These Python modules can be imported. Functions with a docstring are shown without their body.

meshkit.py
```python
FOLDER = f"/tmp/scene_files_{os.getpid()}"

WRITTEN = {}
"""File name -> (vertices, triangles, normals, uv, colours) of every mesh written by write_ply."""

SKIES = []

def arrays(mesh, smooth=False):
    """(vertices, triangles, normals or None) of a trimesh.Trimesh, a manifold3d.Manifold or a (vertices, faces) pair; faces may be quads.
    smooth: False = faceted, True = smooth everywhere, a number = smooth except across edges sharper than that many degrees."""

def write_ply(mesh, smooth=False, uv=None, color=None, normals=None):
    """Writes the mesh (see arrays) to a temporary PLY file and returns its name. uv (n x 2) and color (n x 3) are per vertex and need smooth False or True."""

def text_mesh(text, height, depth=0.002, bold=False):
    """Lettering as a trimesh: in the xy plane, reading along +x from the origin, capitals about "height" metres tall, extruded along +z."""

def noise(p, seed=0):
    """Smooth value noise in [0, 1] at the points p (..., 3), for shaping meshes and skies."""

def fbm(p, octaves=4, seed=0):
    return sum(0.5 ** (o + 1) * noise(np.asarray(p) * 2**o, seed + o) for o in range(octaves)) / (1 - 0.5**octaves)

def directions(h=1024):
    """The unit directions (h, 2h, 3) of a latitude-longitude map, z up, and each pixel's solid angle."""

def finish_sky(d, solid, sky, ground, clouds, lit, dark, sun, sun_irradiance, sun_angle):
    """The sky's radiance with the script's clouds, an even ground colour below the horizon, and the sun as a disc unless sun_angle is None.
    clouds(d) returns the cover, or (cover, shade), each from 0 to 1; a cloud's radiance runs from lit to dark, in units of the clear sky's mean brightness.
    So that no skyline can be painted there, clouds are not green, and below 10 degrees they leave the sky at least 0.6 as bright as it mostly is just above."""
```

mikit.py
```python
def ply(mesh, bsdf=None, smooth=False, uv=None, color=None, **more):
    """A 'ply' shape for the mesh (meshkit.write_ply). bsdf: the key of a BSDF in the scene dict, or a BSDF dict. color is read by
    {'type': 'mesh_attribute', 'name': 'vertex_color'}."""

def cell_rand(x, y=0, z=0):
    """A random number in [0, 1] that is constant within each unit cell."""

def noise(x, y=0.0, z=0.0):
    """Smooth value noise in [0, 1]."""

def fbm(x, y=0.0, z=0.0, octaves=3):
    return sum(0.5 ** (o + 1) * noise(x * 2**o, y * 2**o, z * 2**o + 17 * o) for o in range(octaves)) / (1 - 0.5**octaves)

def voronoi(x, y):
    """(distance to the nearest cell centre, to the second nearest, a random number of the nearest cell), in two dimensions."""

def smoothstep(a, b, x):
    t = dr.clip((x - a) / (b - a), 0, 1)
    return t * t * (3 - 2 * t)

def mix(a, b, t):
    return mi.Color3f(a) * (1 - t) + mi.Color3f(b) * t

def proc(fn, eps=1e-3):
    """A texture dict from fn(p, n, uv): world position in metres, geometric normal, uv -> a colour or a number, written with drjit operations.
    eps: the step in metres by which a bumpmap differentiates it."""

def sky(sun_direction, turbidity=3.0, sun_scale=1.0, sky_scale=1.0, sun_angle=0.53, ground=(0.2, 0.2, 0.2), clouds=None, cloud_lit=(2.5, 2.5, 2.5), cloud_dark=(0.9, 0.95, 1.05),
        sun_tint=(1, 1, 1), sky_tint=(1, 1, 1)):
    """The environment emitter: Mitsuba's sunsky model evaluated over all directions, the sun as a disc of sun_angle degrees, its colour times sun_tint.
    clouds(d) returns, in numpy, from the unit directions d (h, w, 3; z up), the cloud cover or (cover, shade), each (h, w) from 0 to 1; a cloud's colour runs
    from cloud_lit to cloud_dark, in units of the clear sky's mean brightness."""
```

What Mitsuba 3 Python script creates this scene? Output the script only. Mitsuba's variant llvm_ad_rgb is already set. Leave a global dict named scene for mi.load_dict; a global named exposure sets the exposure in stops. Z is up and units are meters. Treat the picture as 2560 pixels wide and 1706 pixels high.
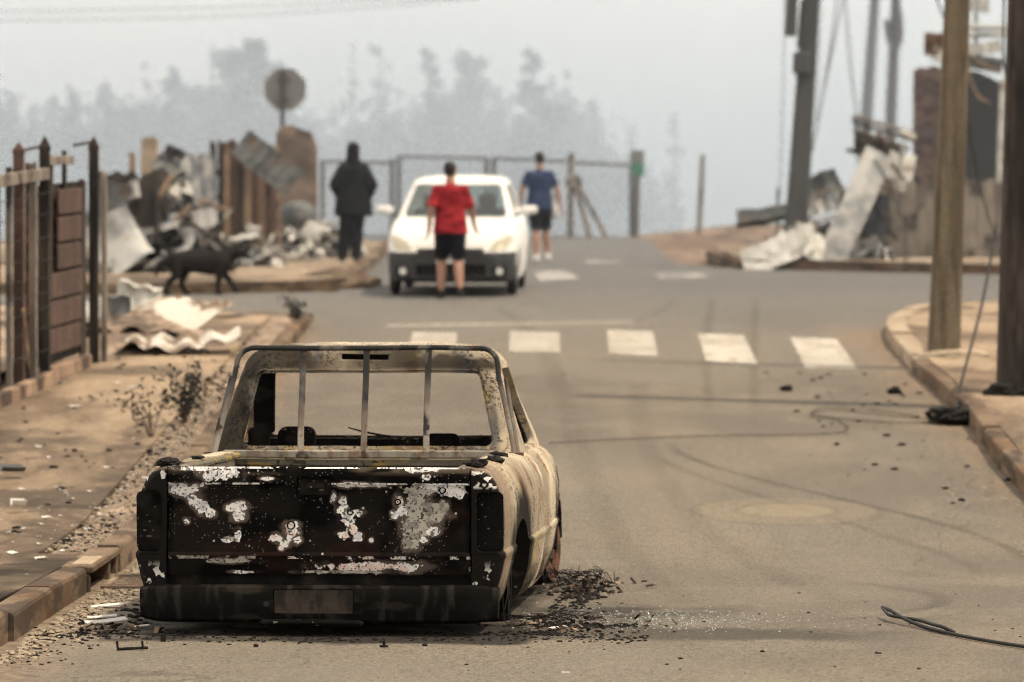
import math, random
import numpy as np, trimesh, drjit as dr, mitsuba as mi, mikit, meshkit
import manifold3d as m3
from scipy.interpolate import PchipInterpolator
from mikit import noise, fbm, voronoi, smoothstep, mix, cell_rand, proc

T = mi.ScalarTransform4f
scene, labels = {'type': 'scene'}, {}
PI = math.pi

# ------------------------------------------------------------------ camera, sky, exposure
exposure = 1.28
CAM = np.array([0.0, 0.0, 1.6])
FOC = 10026.0                                  # focal length in pixels of a 2560-wide picture
PITCH = math.atan(153 / FOC)
FWD = np.array([0, math.cos(PITCH), -math.sin(PITCH)])
UPV = np.array([0, math.sin(PITCH), math.cos(PITCH)])
scene['camera'] = {
    'type': 'thinlens', 'fov': 2 * math.degrees(math.atan(1280 / FOC)), 'fov_axis': 'x',
    'aperture_radius': 0.021, 'focus_distance': 18.1, 'near_clip': 0.5, 'far_clip': 2000.0,
    'to_world': T().look_at(origin=CAM.tolist(), target=(CAM + FWD).tolist(), up=[0, 0, 1]),
    'medium': {'type': 'ref', 'id': 'smoky_air'},
}
SUN = np.array([0.48, -0.155, 1.0])


def smoke_sky(d):
    """An even smoke veil, thickest and palest towards the horizon."""
    t = np.clip(d[..., 2], 0, 1)
    return np.ones(d.shape[:2]), .75 * t + .04 * meshkit.fbm(d * 3, 3, 2)


scene['sky'] = mikit.sky(SUN.tolist(), turbidity=4, sun_scale=.95, sun_angle=1.3, sky_scale=1.0, sun_tint=(1.0, 0.99, 0.95),
                         clouds=smoke_sky, cloud_lit=(6.45, 5.75, 5.0), cloud_dark=(1.1, 1.1, 1.1))

# ------------------------------------------------------------------ terrain profile along the street
_tab = [(-40, .5), (0, .08), (10, .05), (15, .02), (18, 0), (20, -.025), (22, -.045), (24, -.02), (26, .08), (28.8, .25), (33, .52), (37, .75), (40, .92),
        (44, 1.11), (49.5, 1.345), (52, 1.44), (64, 1.87), (70, 2.10), (78, 2.42), (82, 2.46), (86, 2.3), (92, 1.2), (105, -2), (130, -5), (180, -8), (420, -8)]
ZC = PchipInterpolator(*np.array(_tab, float).T)


def ray(px, py):
    r = FWD * FOC + UPV * (853 - py)
    return np.array([px - 1280.0, r[1], r[2]])


def at(px, py, Y):
    """The point at depth Y that stands at pixel px, py of the 2560 x 1706 photograph."""
    r = ray(px, py)
    return CAM + r * (Y / r[1])


def ground(px, py, dz=0.0):
    r = ray(px, py)
    r = r / r[1]
    ys = np.linspace(14, 90, 7601)
    f = CAM[2] + r[2] * ys - (ZC(ys) + dz)
    k = np.argmax(f < 0)
    return CAM + r * ys[k]


def ppm(Y):
    return FOC / Y


# ------------------------------------------------------------------ scene helpers
def numbered(base, table):
    if base not in table:
        return base
    k = 1
    while f'{base}_{k:03d}' in table:
        k += 1
    return f'{base}_{k:03d}'


def thing(name, label, cat, group=None, kind=None):
    key = numbered(name, labels)
    labels[key] = {'label': label, 'category': cat}
    if group: labels[key]['group'] = group
    if kind: labels[key]['kind'] = kind
    return key


def struct(name, label=None):
    key = numbered(name, labels)
    labels[key] = {'kind': 'structure'}
    if label: labels[key]['label'] = label
    return key


def put(key, mesh, bsdf, smooth=30, **kw):
    scene[key] = mikit.ply(mesh, 'material_' + bsdf, smooth, **kw)
    return key


def part(parent, name, mesh, bsdf, smooth=30, label=None, kind=None, **kw):
    key = numbered(parent + '__' + name, scene)
    put(key, mesh, bsdf, smooth, **kw)
    if label or kind:
        labels[key] = {k: v for k, v in (('label', label), ('kind', kind)) if v}
    return key


def cat(ms):
    return trimesh.util.concatenate([m if isinstance(m, trimesh.Trimesh) else tm(m) for m in ms])


def tm(m):
    if isinstance(m, trimesh.Trimesh):
        return m
    if isinstance(m, tuple):
        v, f = np.asarray(m[0], float), np.asarray(m[1], int)
        if f.shape[1] == 4: f = np.vstack([f[:, [0, 1, 2]], f[:, [0, 2, 3]]])
        return trimesh.Trimesh(v, f, process=False)
    k = m.to_mesh()
    return trimesh.Trimesh(np.array(k.vert_properties[:, :3], float), np.array(k.tri_verts, int), process=False)


def mf(mesh):
    mesh = tm(mesh)
    mesh = trimesh.Trimesh(mesh.vertices, mesh.faces, process=True)
    return m3.Manifold(m3.Mesh(np.asarray(mesh.vertices, np.float32), np.asarray(mesh.faces, np.uint32)))


def rot(rx=0, ry=0, rz=0):
    """Euler angles in degrees, applied x, then y, then z."""
    x, y, z = (math.radians(a) for a in (rx, ry, rz))
    X = np.array([[1, 0, 0], [0, math.cos(x), -math.sin(x)], [0, math.sin(x), math.cos(x)]])
    Y_ = np.array([[math.cos(y), 0, math.sin(y)], [0, 1, 0], [-math.sin(y), 0, math.cos(y)]])
    Z = np.array([[math.cos(z), -math.sin(z), 0], [math.sin(z), math.cos(z), 0], [0, 0, 1]])
    return Z @ Y_ @ X


def place(mesh, pos=(0, 0, 0), rx=0, ry=0, rz=0, s=1.0):
    mesh = tm(mesh)
    return trimesh.Trimesh(np.asarray(mesh.vertices) * s @ rot(rx, ry, rz).T + np.asarray(pos, float), mesh.faces, process=False)


def box(c, s, rx=0, ry=0, rz=0, bevel=0.0):
    s = np.asarray(s, float)
    if bevel <= 0:
        m = trimesh.creation.box(s)
    else:
        b = min(bevel, s.min() * .45)
        h = s / 2
        pts = []
        for sx in (-1, 1):
            for sy in (-1, 1):
                for sz in (-1, 1):
                    for k in range(3):
                        q = h - b
                        q[k] = h[k]
                        pts.append(q * (sx, sy, sz))
        m = tm(m3.Manifold.hull_points(np.array(pts)))
    return place(m, c, rx, ry, rz)


def lump(c, s, seed, rough=.3, sub=2):
    """A broken, uneven lump."""
    m = trimesh.creation.icosphere(subdivisions=sub)
    v = np.array(m.vertices)
    v *= (1 - rough + 2 * rough * meshkit.noise(v * 1.7 + seed * 7.3, seed))[:, None]
    v *= (1 - rough / 2 + rough * meshkit.noise(v * 4 + seed * 3.1, seed + 9))[:, None]
    return trimesh.Trimesh(v * np.asarray(s) + np.asarray(c), m.faces, process=False)


def tube(pts, r, n=8, caps=True):
    pts = np.asarray(pts, float)
    rr = np.broadcast_to(np.asarray(r, float), len(pts))
    t = np.gradient(pts, axis=0)
    t /= np.maximum(np.linalg.norm(t, axis=1, keepdims=True), 1e-9)
    ref = np.array([0, 0, 1.0]) if abs(t[0, 2]) < .9 else np.array([0, 1.0, 0])
    ring = []
    u = np.cross(ref, t[0]); u /= np.linalg.norm(u)
    a = np.arange(n) * 2 * PI / n
    for k in range(len(pts)):
        u = u - t[k] * (u @ t[k]); u /= np.linalg.norm(u)
        w = np.cross(t[k], u)
        ring.append(pts[k] + rr[k] * (np.cos(a)[:, None] * u + np.sin(a)[:, None] * w))
    v = np.vstack(ring)
    f = []
    for k in range(len(pts) - 1):
        for i in range(n):
            j = (i + 1) % n
            f.append([k * n + i, k * n + j, (k + 1) * n + j, (k + 1) * n + i])
    f = np.array(f)
    f = np.vstack([f[:, [0, 1, 2]], f[:, [0, 2, 3]]])
    if caps:
        v = np.vstack([v, pts[0], pts[-1]])
        e = (len(pts) - 1) * n
        f = np.vstack([f, [[len(v) - 2, (i + 1) % n, i] for i in range(n)], [[len(v) - 1, e + i, e + (i + 1) % n] for i in range(n)]])
    return trimesh.Trimesh(v, f, process=False)


def spline(pts, n=40):
    pts = np.asarray(pts, float)
    d = np.r_[0, np.cumsum(np.linalg.norm(np.diff(pts, axis=0), axis=1))]
    return PchipInterpolator(d, pts, axis=0)(np.linspace(0, d[-1], n))


def loft(sections):
    """Closed solid through equal-length closed loops."""
    S = np.asarray(sections, float)
    k, n = S.shape[:2]
    v = S.reshape(-1, 3)
    f = []
    for a in range(k - 1):
        i = np.arange(n); j = (i + 1) % n
        f.append(np.stack([a * n + i, a * n + j, (a + 1) * n + j, (a + 1) * n + i], 1))
    f = np.vstack(f)
    f = np.vstack([f[:, [0, 1, 2]], f[:, [0, 2, 3]]])
    c0, c1 = len(v), len(v) + 1
    v = np.vstack([v, S[0].mean(0), S[-1].mean(0)])
    i = np.arange(n); j = (i + 1) % n
    f = np.vstack([f, np.stack([j, i, i * 0 + c0], 1), np.stack([(k - 1) * n + i, (k - 1) * n + j, i * 0 + c1], 1)])
    m = trimesh.Trimesh(v, f, process=False)
    if m.volume < 0: m.invert()
    return m


def solid_sheet(P, t=.003):
    """P: (a, b, 3) grid of points; a thin plate of thickness t."""
    a, b = P.shape[:2]
    du = np.gradient(P, axis=0); dv = np.gradient(P, axis=1)
    n = np.cross(du, dv); n /= np.maximum(np.linalg.norm(n, axis=2, keepdims=True), 1e-9)
    top, bot = P + n * t / 2, P - n * t / 2
    v = np.vstack([top.reshape(-1, 3), bot.reshape(-1, 3)])
    idx = np.arange(a * b).reshape(a, b)
    q = np.stack([idx[:-1, :-1], idx[1:, :-1], idx[1:, 1:], idx[:-1, 1:]], -1).reshape(-1, 4)
    o = a * b
    edge = np.r_[idx[:, 0], idx[-1, 1:], idx[::-1, -1][1:], idx[0, ::-1][1:-1]]
    e2 = np.roll(edge, -1)
    f = np.vstack([q, q[:, ::-1] + o, np.stack([edge, edge + o, e2 + o, e2], 1)])
    return tm((v, f))


def terrain_sheet(xs, ys, dz=0.0, fn=None):
    X, Y = np.meshgrid(xs, ys, indexing='ij')
    Z = ZC(Y) + dz
    if fn is not None: Z = Z + fn(X, Y)
    v = np.stack([X, Y, Z], -1).reshape(-1, 3)
    a, b = X.shape
    idx = np.arange(a * b).reshape(a, b)
    q = np.stack([idx[:-1, :-1], idx[1:, :-1], idx[1:, 1:], idx[:-1, 1:]], -1).reshape(-1, 4)
    return tm((v, q))


def drape(poly, dz, step=.5):
    """A flat polygon (list of x, y) cut into strips and laid on the terrain at height dz."""
    from shapely.geometry import Polygon, box as sbox
    P = Polygon(poly).buffer(0)
    x0, y0, x1, y1 = P.bounds
    out = []
    for y in np.arange(y0, y1, step):
        g = P.intersection(sbox(x0 - 1, y, x1 + 1, y + step))
        for q in getattr(g, 'geoms', [g]):
            if q.geom_type != 'Polygon' or q.area < 1e-6: continue
            v, f = trimesh.creation.triangulate_polygon(q, engine='earcut')
            out.append(trimesh.Trimesh(np.c_[v, ZC(v[:, 1]) + dz], f, process=False))
    m = cat(out)
    n = m.face_normals[:, 2] < 0
    m.faces[n] = m.faces[n][:, ::-1]
    return m


def slab(poly, z0, z1, step=.5):
    """A raised pavement piece: polygon in plan, top and bottom following the terrain."""
    from shapely.geometry import Polygon, box as sbox
    P = Polygon(poly).buffer(0)
    top = drape(poly, z1, step)
    bd = np.array(P.exterior.segmentize(step).coords)
    if P.exterior.is_ccw is False: bd = bd[::-1]
    n = len(bd)
    v = np.vstack([np.c_[bd, ZC(bd[:, 1]) + z0], np.c_[bd, ZC(bd[:, 1]) + z1]])
    i = np.arange(n - 1)
    side = tm((v, np.stack([i, i + 1, i + 1 + n, i + n], 1)))
    return cat([top, side])


def gscale(v, seed, amp, freq):
    """Dents: displacement along a noise field."""
    d = np.stack([meshkit.fbm(v * freq + 11 * k, 3, seed + k) - .5 for k in range(3)], 1)
    return v + amp * d * 2


def bones(spec, refine=.03, smooth=8):
    """spec: list of ((p0, r0), (p1, r1)) -> one continuous smoothed surface."""
    sp = np.array(trimesh.creation.icosphere(subdivisions=2).vertices)
    parts = []
    for (p0, r0), (p1, r1) in spec:
        r0, r1 = np.broadcast_to(r0, 3), np.broadcast_to(r1, 3)
        parts.append(m3.Manifold.hull_points(np.vstack([sp * r0 + p0, sp * r1 + p1])))
    m = m3.Manifold.batch_boolean(parts, m3.OpType.Add).refine_to_length(refine)
    m = tm(m)
    m = trimesh.Trimesh(m.vertices, m.faces, process=True)
    if smooth: trimesh.smoothing.filter_taubin(m, lamb=.5, nu=.52, iterations=smooth)
    return m


# ------------------------------------------------------------------ the smoky air
def smoke_grid():
    x0, x1, y0, y1, z0, z1 = BOX
    nx, ny, nz = 24, 90, 26
    X, Y, Z = np.meshgrid(np.linspace(x0, x1, nx), np.linspace(y0, y1, ny), np.linspace(z0, z1, nz), indexing='ij')
    P = np.stack([X / 9.0, Y / 16.0, Z / 7.0], -1)
    n = meshkit.fbm(P, 3, 5)
    ramp = np.clip((Y - 83) / 16, 0, 1) * (1 - .9 * np.clip((Y - 166) / 25, 0, 1))
    dens = .00005 + .0075 * np.clip((Y - 38) / 44, 0, 1) ** 1.4 * np.exp(-np.clip(Z - 4, 0, 99) / 6) + SMOKE * ramp * (.35 + 1.9 * np.clip(n - .22, 0, 1)) * np.exp(-np.clip(Z - 2, 0, 99) / 12)
    dens = np.minimum(dens, .056)
    return np.ascontiguousarray(dens.transpose(2, 1, 0)[..., None].astype(np.float32))


BOX = (-70.0, 70.0, -14.0, 245.0, -9.6, 20.0)
SMOKE = .045
_c = [(BOX[2 * k] + BOX[2 * k + 1]) / 2 for k in range(3)]
_h = [(BOX[2 * k + 1] - BOX[2 * k]) / 2 for k in range(3)]
_to = T().translate([BOX[0], BOX[2], BOX[4]]).scale([2 * h for h in _h])
scene['smoky_air'] = {'type': 'heterogeneous', 'albedo': {'type': 'rgb', 'value': [.805, .905, 1.0]}, 'phase': {'type': 'hg', 'g': .45},
                      'sigma_t': {'type': 'gridvolume', 'grid': mi.VolumeGrid(smoke_grid()), 'to_world': _to, 'filter_type': 'trilinear', 'wrap_mode': 'clamp'}}
scene['haze'] = {'type': 'cube', 'to_world': T().translate(_c).scale(_h), 'bsdf': {'type': 'null'}, 'interior': {'type': 'ref', 'id': 'smoky_air'}}
labels['haze'] = {'label': 'pale smoke drifting over the street and thickening beyond it', 'category': 'smoke', 'kind': 'stuff'}
# ------------------------------------------------------------------ materials
F = mi.Float


def C(r, g, b):
    return mi.Color3f(r, g, b)


def mat(name, fn=None, rgb=None, rough=.8, bump=None, bump_eps=2e-3, spec=.35, metallic=0.0, two=True, **kw):
    d = {'type': 'principled', 'base_color': proc(fn) if fn else {'type': 'rgb', 'value': list(rgb)}, 'roughness': rough, 'specular': spec, **kw}
    if metallic: d['metallic'] = metallic
    if bump is not None: d = {'type': 'bumpmap', 'nested': d, 'tex': proc(bump, bump_eps), 'scale': 1.0}
    scene['material_' + name] = {'type': 'twosided', 'nested': d} if two else d
    return name


def line_mask(p, pts, w, soft):
    """A stain along the line x = f(y) through three or more plan points."""
    pts = np.asarray(pts, float)
    deg = min(len(pts) - 1, 3)
    c = np.polyfit(pts[:, 1] - pts[:, 1].mean(), pts[:, 0], deg)
    y = p.y - float(pts[:, 1].mean())
    x = F(float(c[0]))
    for k in c[1:]: x = x * y + float(k)
    y0, y1 = pts[:, 1].min(), pts[:, 1].max()
    d = dr.abs(p.x - x)
    m = 1 - smoothstep(w * .4, w + soft, d)
    return m * smoothstep(y0 - .2, y0 + .6, p.y) * (1 - smoothstep(y1 - .6, y1 + .2, p.y))


TR = math.radians(3.55)                        # heading of the burnt truck
TO = np.array([-.873, 18.05, .0])
TP = math.radians(.7)


def truck_local(p):
    dx, dy = p.x - TO[0], p.y - TO[1]
    return dx * math.cos(TR) - dy * math.sin(TR), dx * math.sin(TR) + dy * math.cos(TR), p.z - TO[2]


def asphalt(p, n, uv):
    big = fbm(p.x * .35, p.y * .18, 0, 3)
    mid = fbm(p.x * 2.2, p.y * 1.6, 4, 4)
    g = noise(p.x * 95, p.y * 60, 1)
    g2 = noise(p.x * 240, p.y * 140, 5)
    c = mix(C(.158, .140, .115), C(.205, .183, .150), smoothstep(.3, .7, big))
    c = mix(c, C(.215, .190, .155), .6 * smoothstep(.5, .75, mid))
    c = mix(c, C(.255, .215, .160), .40 * smoothstep(.45, .75, fbm(p.x * .9 + 7, p.y * .5, 9, 3)) * (1 - smoothstep(30, 45, p.y)))
    c = mix(c, C(.146, .152, .158), .78 * smoothstep(36, 56, p.y))  # far road tinted blue-grey, distance haze put into the asphalt colour
    c = c * (.74 + .52 * g) * (.78 + .44 * g2)
    c = c * (1 - .45 * smoothstep(.80, .9, noise(p.x * 120, p.y * 75, 33)))
    # pale aggregate grains
    c = mix(c, C(.5, .46, .40), .55 * smoothstep(.93, .985, noise(p.x * 170, p.y * 110, 12)))
    # skid marks and tyre tracks
    s = F(0)
    for pts, w, a in SKIDS:
        s = dr.maximum(s, a * line_mask(p, pts, w, .035))
    c = c * (1 - s * (.55 + .45 * noise(p.x * 5, p.y * 1.2, 3)))
    # old ring-shaped patch
    r = dr.sqrt(dr.square((p.x - 1.80) / .62) + dr.square((p.y - 26.2) / .80)) + .03 * (noise(p.x * 3, p.y * 3, 2) - .5)
    c = mix(c, C(.30, .245, .165), .26 * (1 - smoothstep(.92, 1.04, r)))
    c = mix(c, C(.36, .30, .21), .30 * (1 - smoothstep(.48, .55, r)))
    ring = (smoothstep(.9, .98, r) * (1 - smoothstep(1.0, 1.08, r)) + smoothstep(.46, .5, r) * (1 - smoothstep(.54, .58, r)))
    c = c * (1 - .16 * ring)
    # cracks
    f1, f2, _ = voronoi(p.x * .33 + .5 * fbm(p.x, p.y, 1, 3), p.y * .16 + .4 * fbm(p.x, p.y, 6, 3))
    c = c * (1 - .28 * (1 - smoothstep(.004, .012, f2 - f1)) * smoothstep(.5, .6, fbm(p.x * .4, p.y * .2, 31, 2)))
    # soot burnt into the road round the truck, plus painted shade under its bumper
    tx, ty, tz = truck_local(p)
    wob = fbm(p.x * 2.6, p.y * 1.7, 21, 4) - .5
    dx = dr.maximum(dr.abs(tx + .05) - .88, 0)
    dy = dr.maximum(dr.abs(ty - 1.80) - 2.13, 0)
    d = dr.sqrt(dx * dx + dy * dy * .6) + .28 * wob
    soot = 1 - smoothstep(.02, .15, d)
    tail = dr.sqrt(dr.square((tx - 1.5) / 1.25) + dr.square((ty - .15) / .48)) + .9 * wob
    soot = dr.maximum(soot, .60 * (1 - smoothstep(.45, 1.05, tail)))
    sp = dr.sqrt(dr.square((tx - 1.2) / .8) + dr.square((ty - 1.5) / .9)) + 1.0 * wob
    soot = dr.maximum(soot, .8 * (1 - smoothstep(.35, 1.0, sp)))
    c = mix(c, C(.018, .016, .014), .94 * soot)
    ash = smoothstep(.52, .64, fbm(p.x * 9, p.y * 5, 61, 4)) * dr.clip(.5 * soot * smoothstep(.75, .95, tx), 0, 1) * smoothstep(.45, .6, ty)
    c = mix(c, C(.30, .285, .26), .6 * ash)
    grit = noise(p.x * 60, p.y * 34, 41)
    c = mix(c, C(.06, .05, .04), .38 * smoothstep(.70, .80, grit) * smoothstep(.45, .62, fbm(p.x * 1.3, p.y * .8, 55, 3)))
    # dirt along the gutters
    gut = (1 - smoothstep(-2.25, -1.7, p.x + .35 * wob)) + smoothstep(3.0, 3.75, p.x + .5 * wob)
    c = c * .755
    c = mix(c, C(.19, .14, .098) * (.55 + .9 * noise(p.x * 30, p.y * 18, 8)), .7 * dr.clip(gut, 0, 1) * (1 - smoothstep(41, 45, p.y)))
    return c


def asphalt_bump(p, n, uv):
    return .0026 * noise(p.x * 95, p.y * 70, 1) + .0016 * noise(p.x * 220, p.y * 160, 5) + .006 * fbm(p.x * 3, p.y * 2, 2, 2)


def pavement(p, n, uv):
    a = fbm(p.x * 1.5, p.y * .6, 2, 4)
    b = fbm(p.x * 5, p.y * 2.5, 7, 4)
    g = noise(p.x * 80, p.y * 50, 1)
    c = mix(C(.215, .160, .115), C(.37, .285, .20), smoothstep(.35, .68, a))
    c = mix(c, C(.135, .098, .072), .8 * smoothstep(.46, .66, b))
    c = mix(c, C(.43, .32, .215), .55 * smoothstep(.55, .75, fbm(p.x * 1.1 + 3, p.y * .35, 11, 3)))
    c = mix(c, C(.44, .34, .24), .65 * smoothstep(26, 34, p.y) * smoothstep(.3, .6, a))
    c = c * (.78 + .44 * g) * (.85 + .3 * noise(p.x * 22, p.y * 13, 14))
    # soot, heaviest in streaks across the slab
    s = smoothstep(.47, .66, fbm(p.x * .9, p.y * .85 + 9, 19, 4))
    c = mix(c, C(.070, .056, .046), .66 * s)
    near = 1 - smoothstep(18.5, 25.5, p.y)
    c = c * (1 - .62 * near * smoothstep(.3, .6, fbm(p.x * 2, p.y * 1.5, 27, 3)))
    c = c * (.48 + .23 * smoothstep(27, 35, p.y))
    return mix(c, c * C(.72, .80, .92), .5 * smoothstep(44, 60, p.y))  # far slabs tinted cooler, haze painted into their colour


def pavement_bump(p, n, uv):
    return .003 * noise(p.x * 70, p.y * 45, 1) + .010 * fbm(p.x * 4, p.y * 3, 2, 3)


def kerb_stone(p, n, uv):
    g = noise(p.x * 60, p.y * 60, p.z * 60)
    a = fbm(p.x * 3, p.y * 1.4, p.z * 6, 4)
    c = mix(C(.165, .122, .085), C(.10, .073, .052), smoothstep(.35, .65, a)) * (.7 + .6 * g)
    c = mix(c, C(.050, .038, .030), .85 * smoothstep(.46, .62, fbm(p.x * 6 + 4, p.y * 2.6, p.z * 9, 4)))
    c = mix(c, C(.12, .066, .036), .5 * smoothstep(.5, .7, fbm(p.x * 2 + 9, p.y * 1.1, p.z * 4, 3)))
    return c


def kerb_pale(p, n, uv):
    g = noise(p.x * 60, p.y * 60, p.z * 60)
    a = fbm(p.x * 2, p.y * 1.4, p.z * 5, 4)
    return mix(C(.35, .29, .215), C(.25, .20, .145), smoothstep(.35, .65, a)) * (.8 + .4 * g)


def earth(p, n, uv):
    a = fbm(p.x * 1.2, p.y * .8, p.z, 4)
    g = noise(p.x * 26, p.y * 18, p.z * 26)
    c = mix(C(.145, .108, .084), C(.25, .19, .15), smoothstep(.3, .7, a))
    c = mix(c, C(.045, .038, .034), .8 * smoothstep(.5, .7, fbm(p.x * 2.5, p.y * 1.6, p.z + 8, 4)))
    return c * (.5 + .66 * g)


def ash_soil(p, n, uv):
    a = fbm(p.x * 3, p.y * 2, p.z * 3, 4)
    g = noise(p.x * 45, p.y * 30, p.z * 40)
    c = mix(C(.16, .125, .10), C(.30, .235, .18), smoothstep(.3, .7, a))
    c = mix(c, C(.06, .05, .045), .8 * smoothstep(.5, .68, fbm(p.x * 6, p.y * 4, p.z * 6 + 8, 4)))
    return c * (.55 + .9 * g)


def white_paint(p, n, uv):
    w = fbm(p.x * 9, p.y * 4, 3, 4)
    c = mix(C(.29, .27, .235), C(.40, .378, .33), smoothstep(.3, .7, fbm(p.x * 1.5, p.y, 8, 3)))
    c = mix(c, C(.27, .235, .185), .85 * smoothstep(.57, .68, w))
    return c * (.88 + .24 * noise(p.x * 90, p.y * 50, 1))


# ---- burnt truck ----
PATCHES = [  # crop coordinates cx, cy, rx, ry, tone (0 white, 1 pink, 2 grey metal)
    (222, 768, 40, 26, 0), (250, 745, 70, 12, 0), (300, 780, 48, 34, 0), (330, 815, 42, 30, 0), (368, 850, 40, 28, 0), (402, 878, 24, 26, 0), (345, 745, 30, 14, 0),
    (540, 852, 46, 28, 0), (545, 890, 38, 28, 0), (288, 924, 19, 15, 0), (488, 1010, 26, 15, 0), (545, 992, 18, 32, 0), (500, 1006, 34, 12, 2),
    (803, 938, 42, 22, 1), (806, 975, 34, 34, 1), (830, 1010, 24, 20, 0), (795, 1000, 20, 30, 0), (770, 1030, 24, 18, 1), (752, 1050, 16, 14, 1), (728, 1005, 34, 22, 1),
    (1058, 822, 20, 22, 0), (1065, 862, 34, 28, 0), (1122, 878, 30, 20, 0), (1090, 905, 34, 42, 0), (1060, 985, 30, 18, 1), (1098, 960, 28, 34, 1), (1125, 995, 24, 20, 0), (1195, 1008, 12, 13, 0),
    (1330, 820, 30, 40, 1), (1345, 870, 34, 34, 0), (1310, 880, 20, 22, 0), (1420, 770, 80, 38, 2), (1420, 850, 70, 90, 2), (1480, 880, 70, 60, 2), (1525, 855, 46, 44, 2), (1410, 950, 60, 60, 2),
    (1400, 1010, 44, 40, 2), (1580, 770, 60, 26, 0), (1620, 790, 26, 20, 0), (1500, 752, 140, 14, 0), (1492, 965, 34, 22, 0), (1445, 1010, 26, 20, 0),
    (1160, 742, 110, 12, 0), (1090, 742, 44, 15, 0), (440, 690, 100, 30, 0), (360, 668, 100, 9, 0), (1425, 667, 80, 12, 0), (1465, 705, 26, 20, 0), (1700, 665, 14, 12, 0), (1760, 700, 14, 40, 0),
    (690, 712, 36, 10, 0), (1008, 805, 12, 22, 0), (480, 1112, 120, 12, 2), (560, 1168, 60, 8, 0), (1180, 1140, 190, 22, 1), (1360, 1140, 80, 24, 1), (1100, 1165, 200, 9, 2), (1705, 1150, 30, 30, 0), (1760, 1180, 30, 30, 0),
    (130, 712, 26, 12, 0), (150, 745, 30, 9, 0),
]


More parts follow.
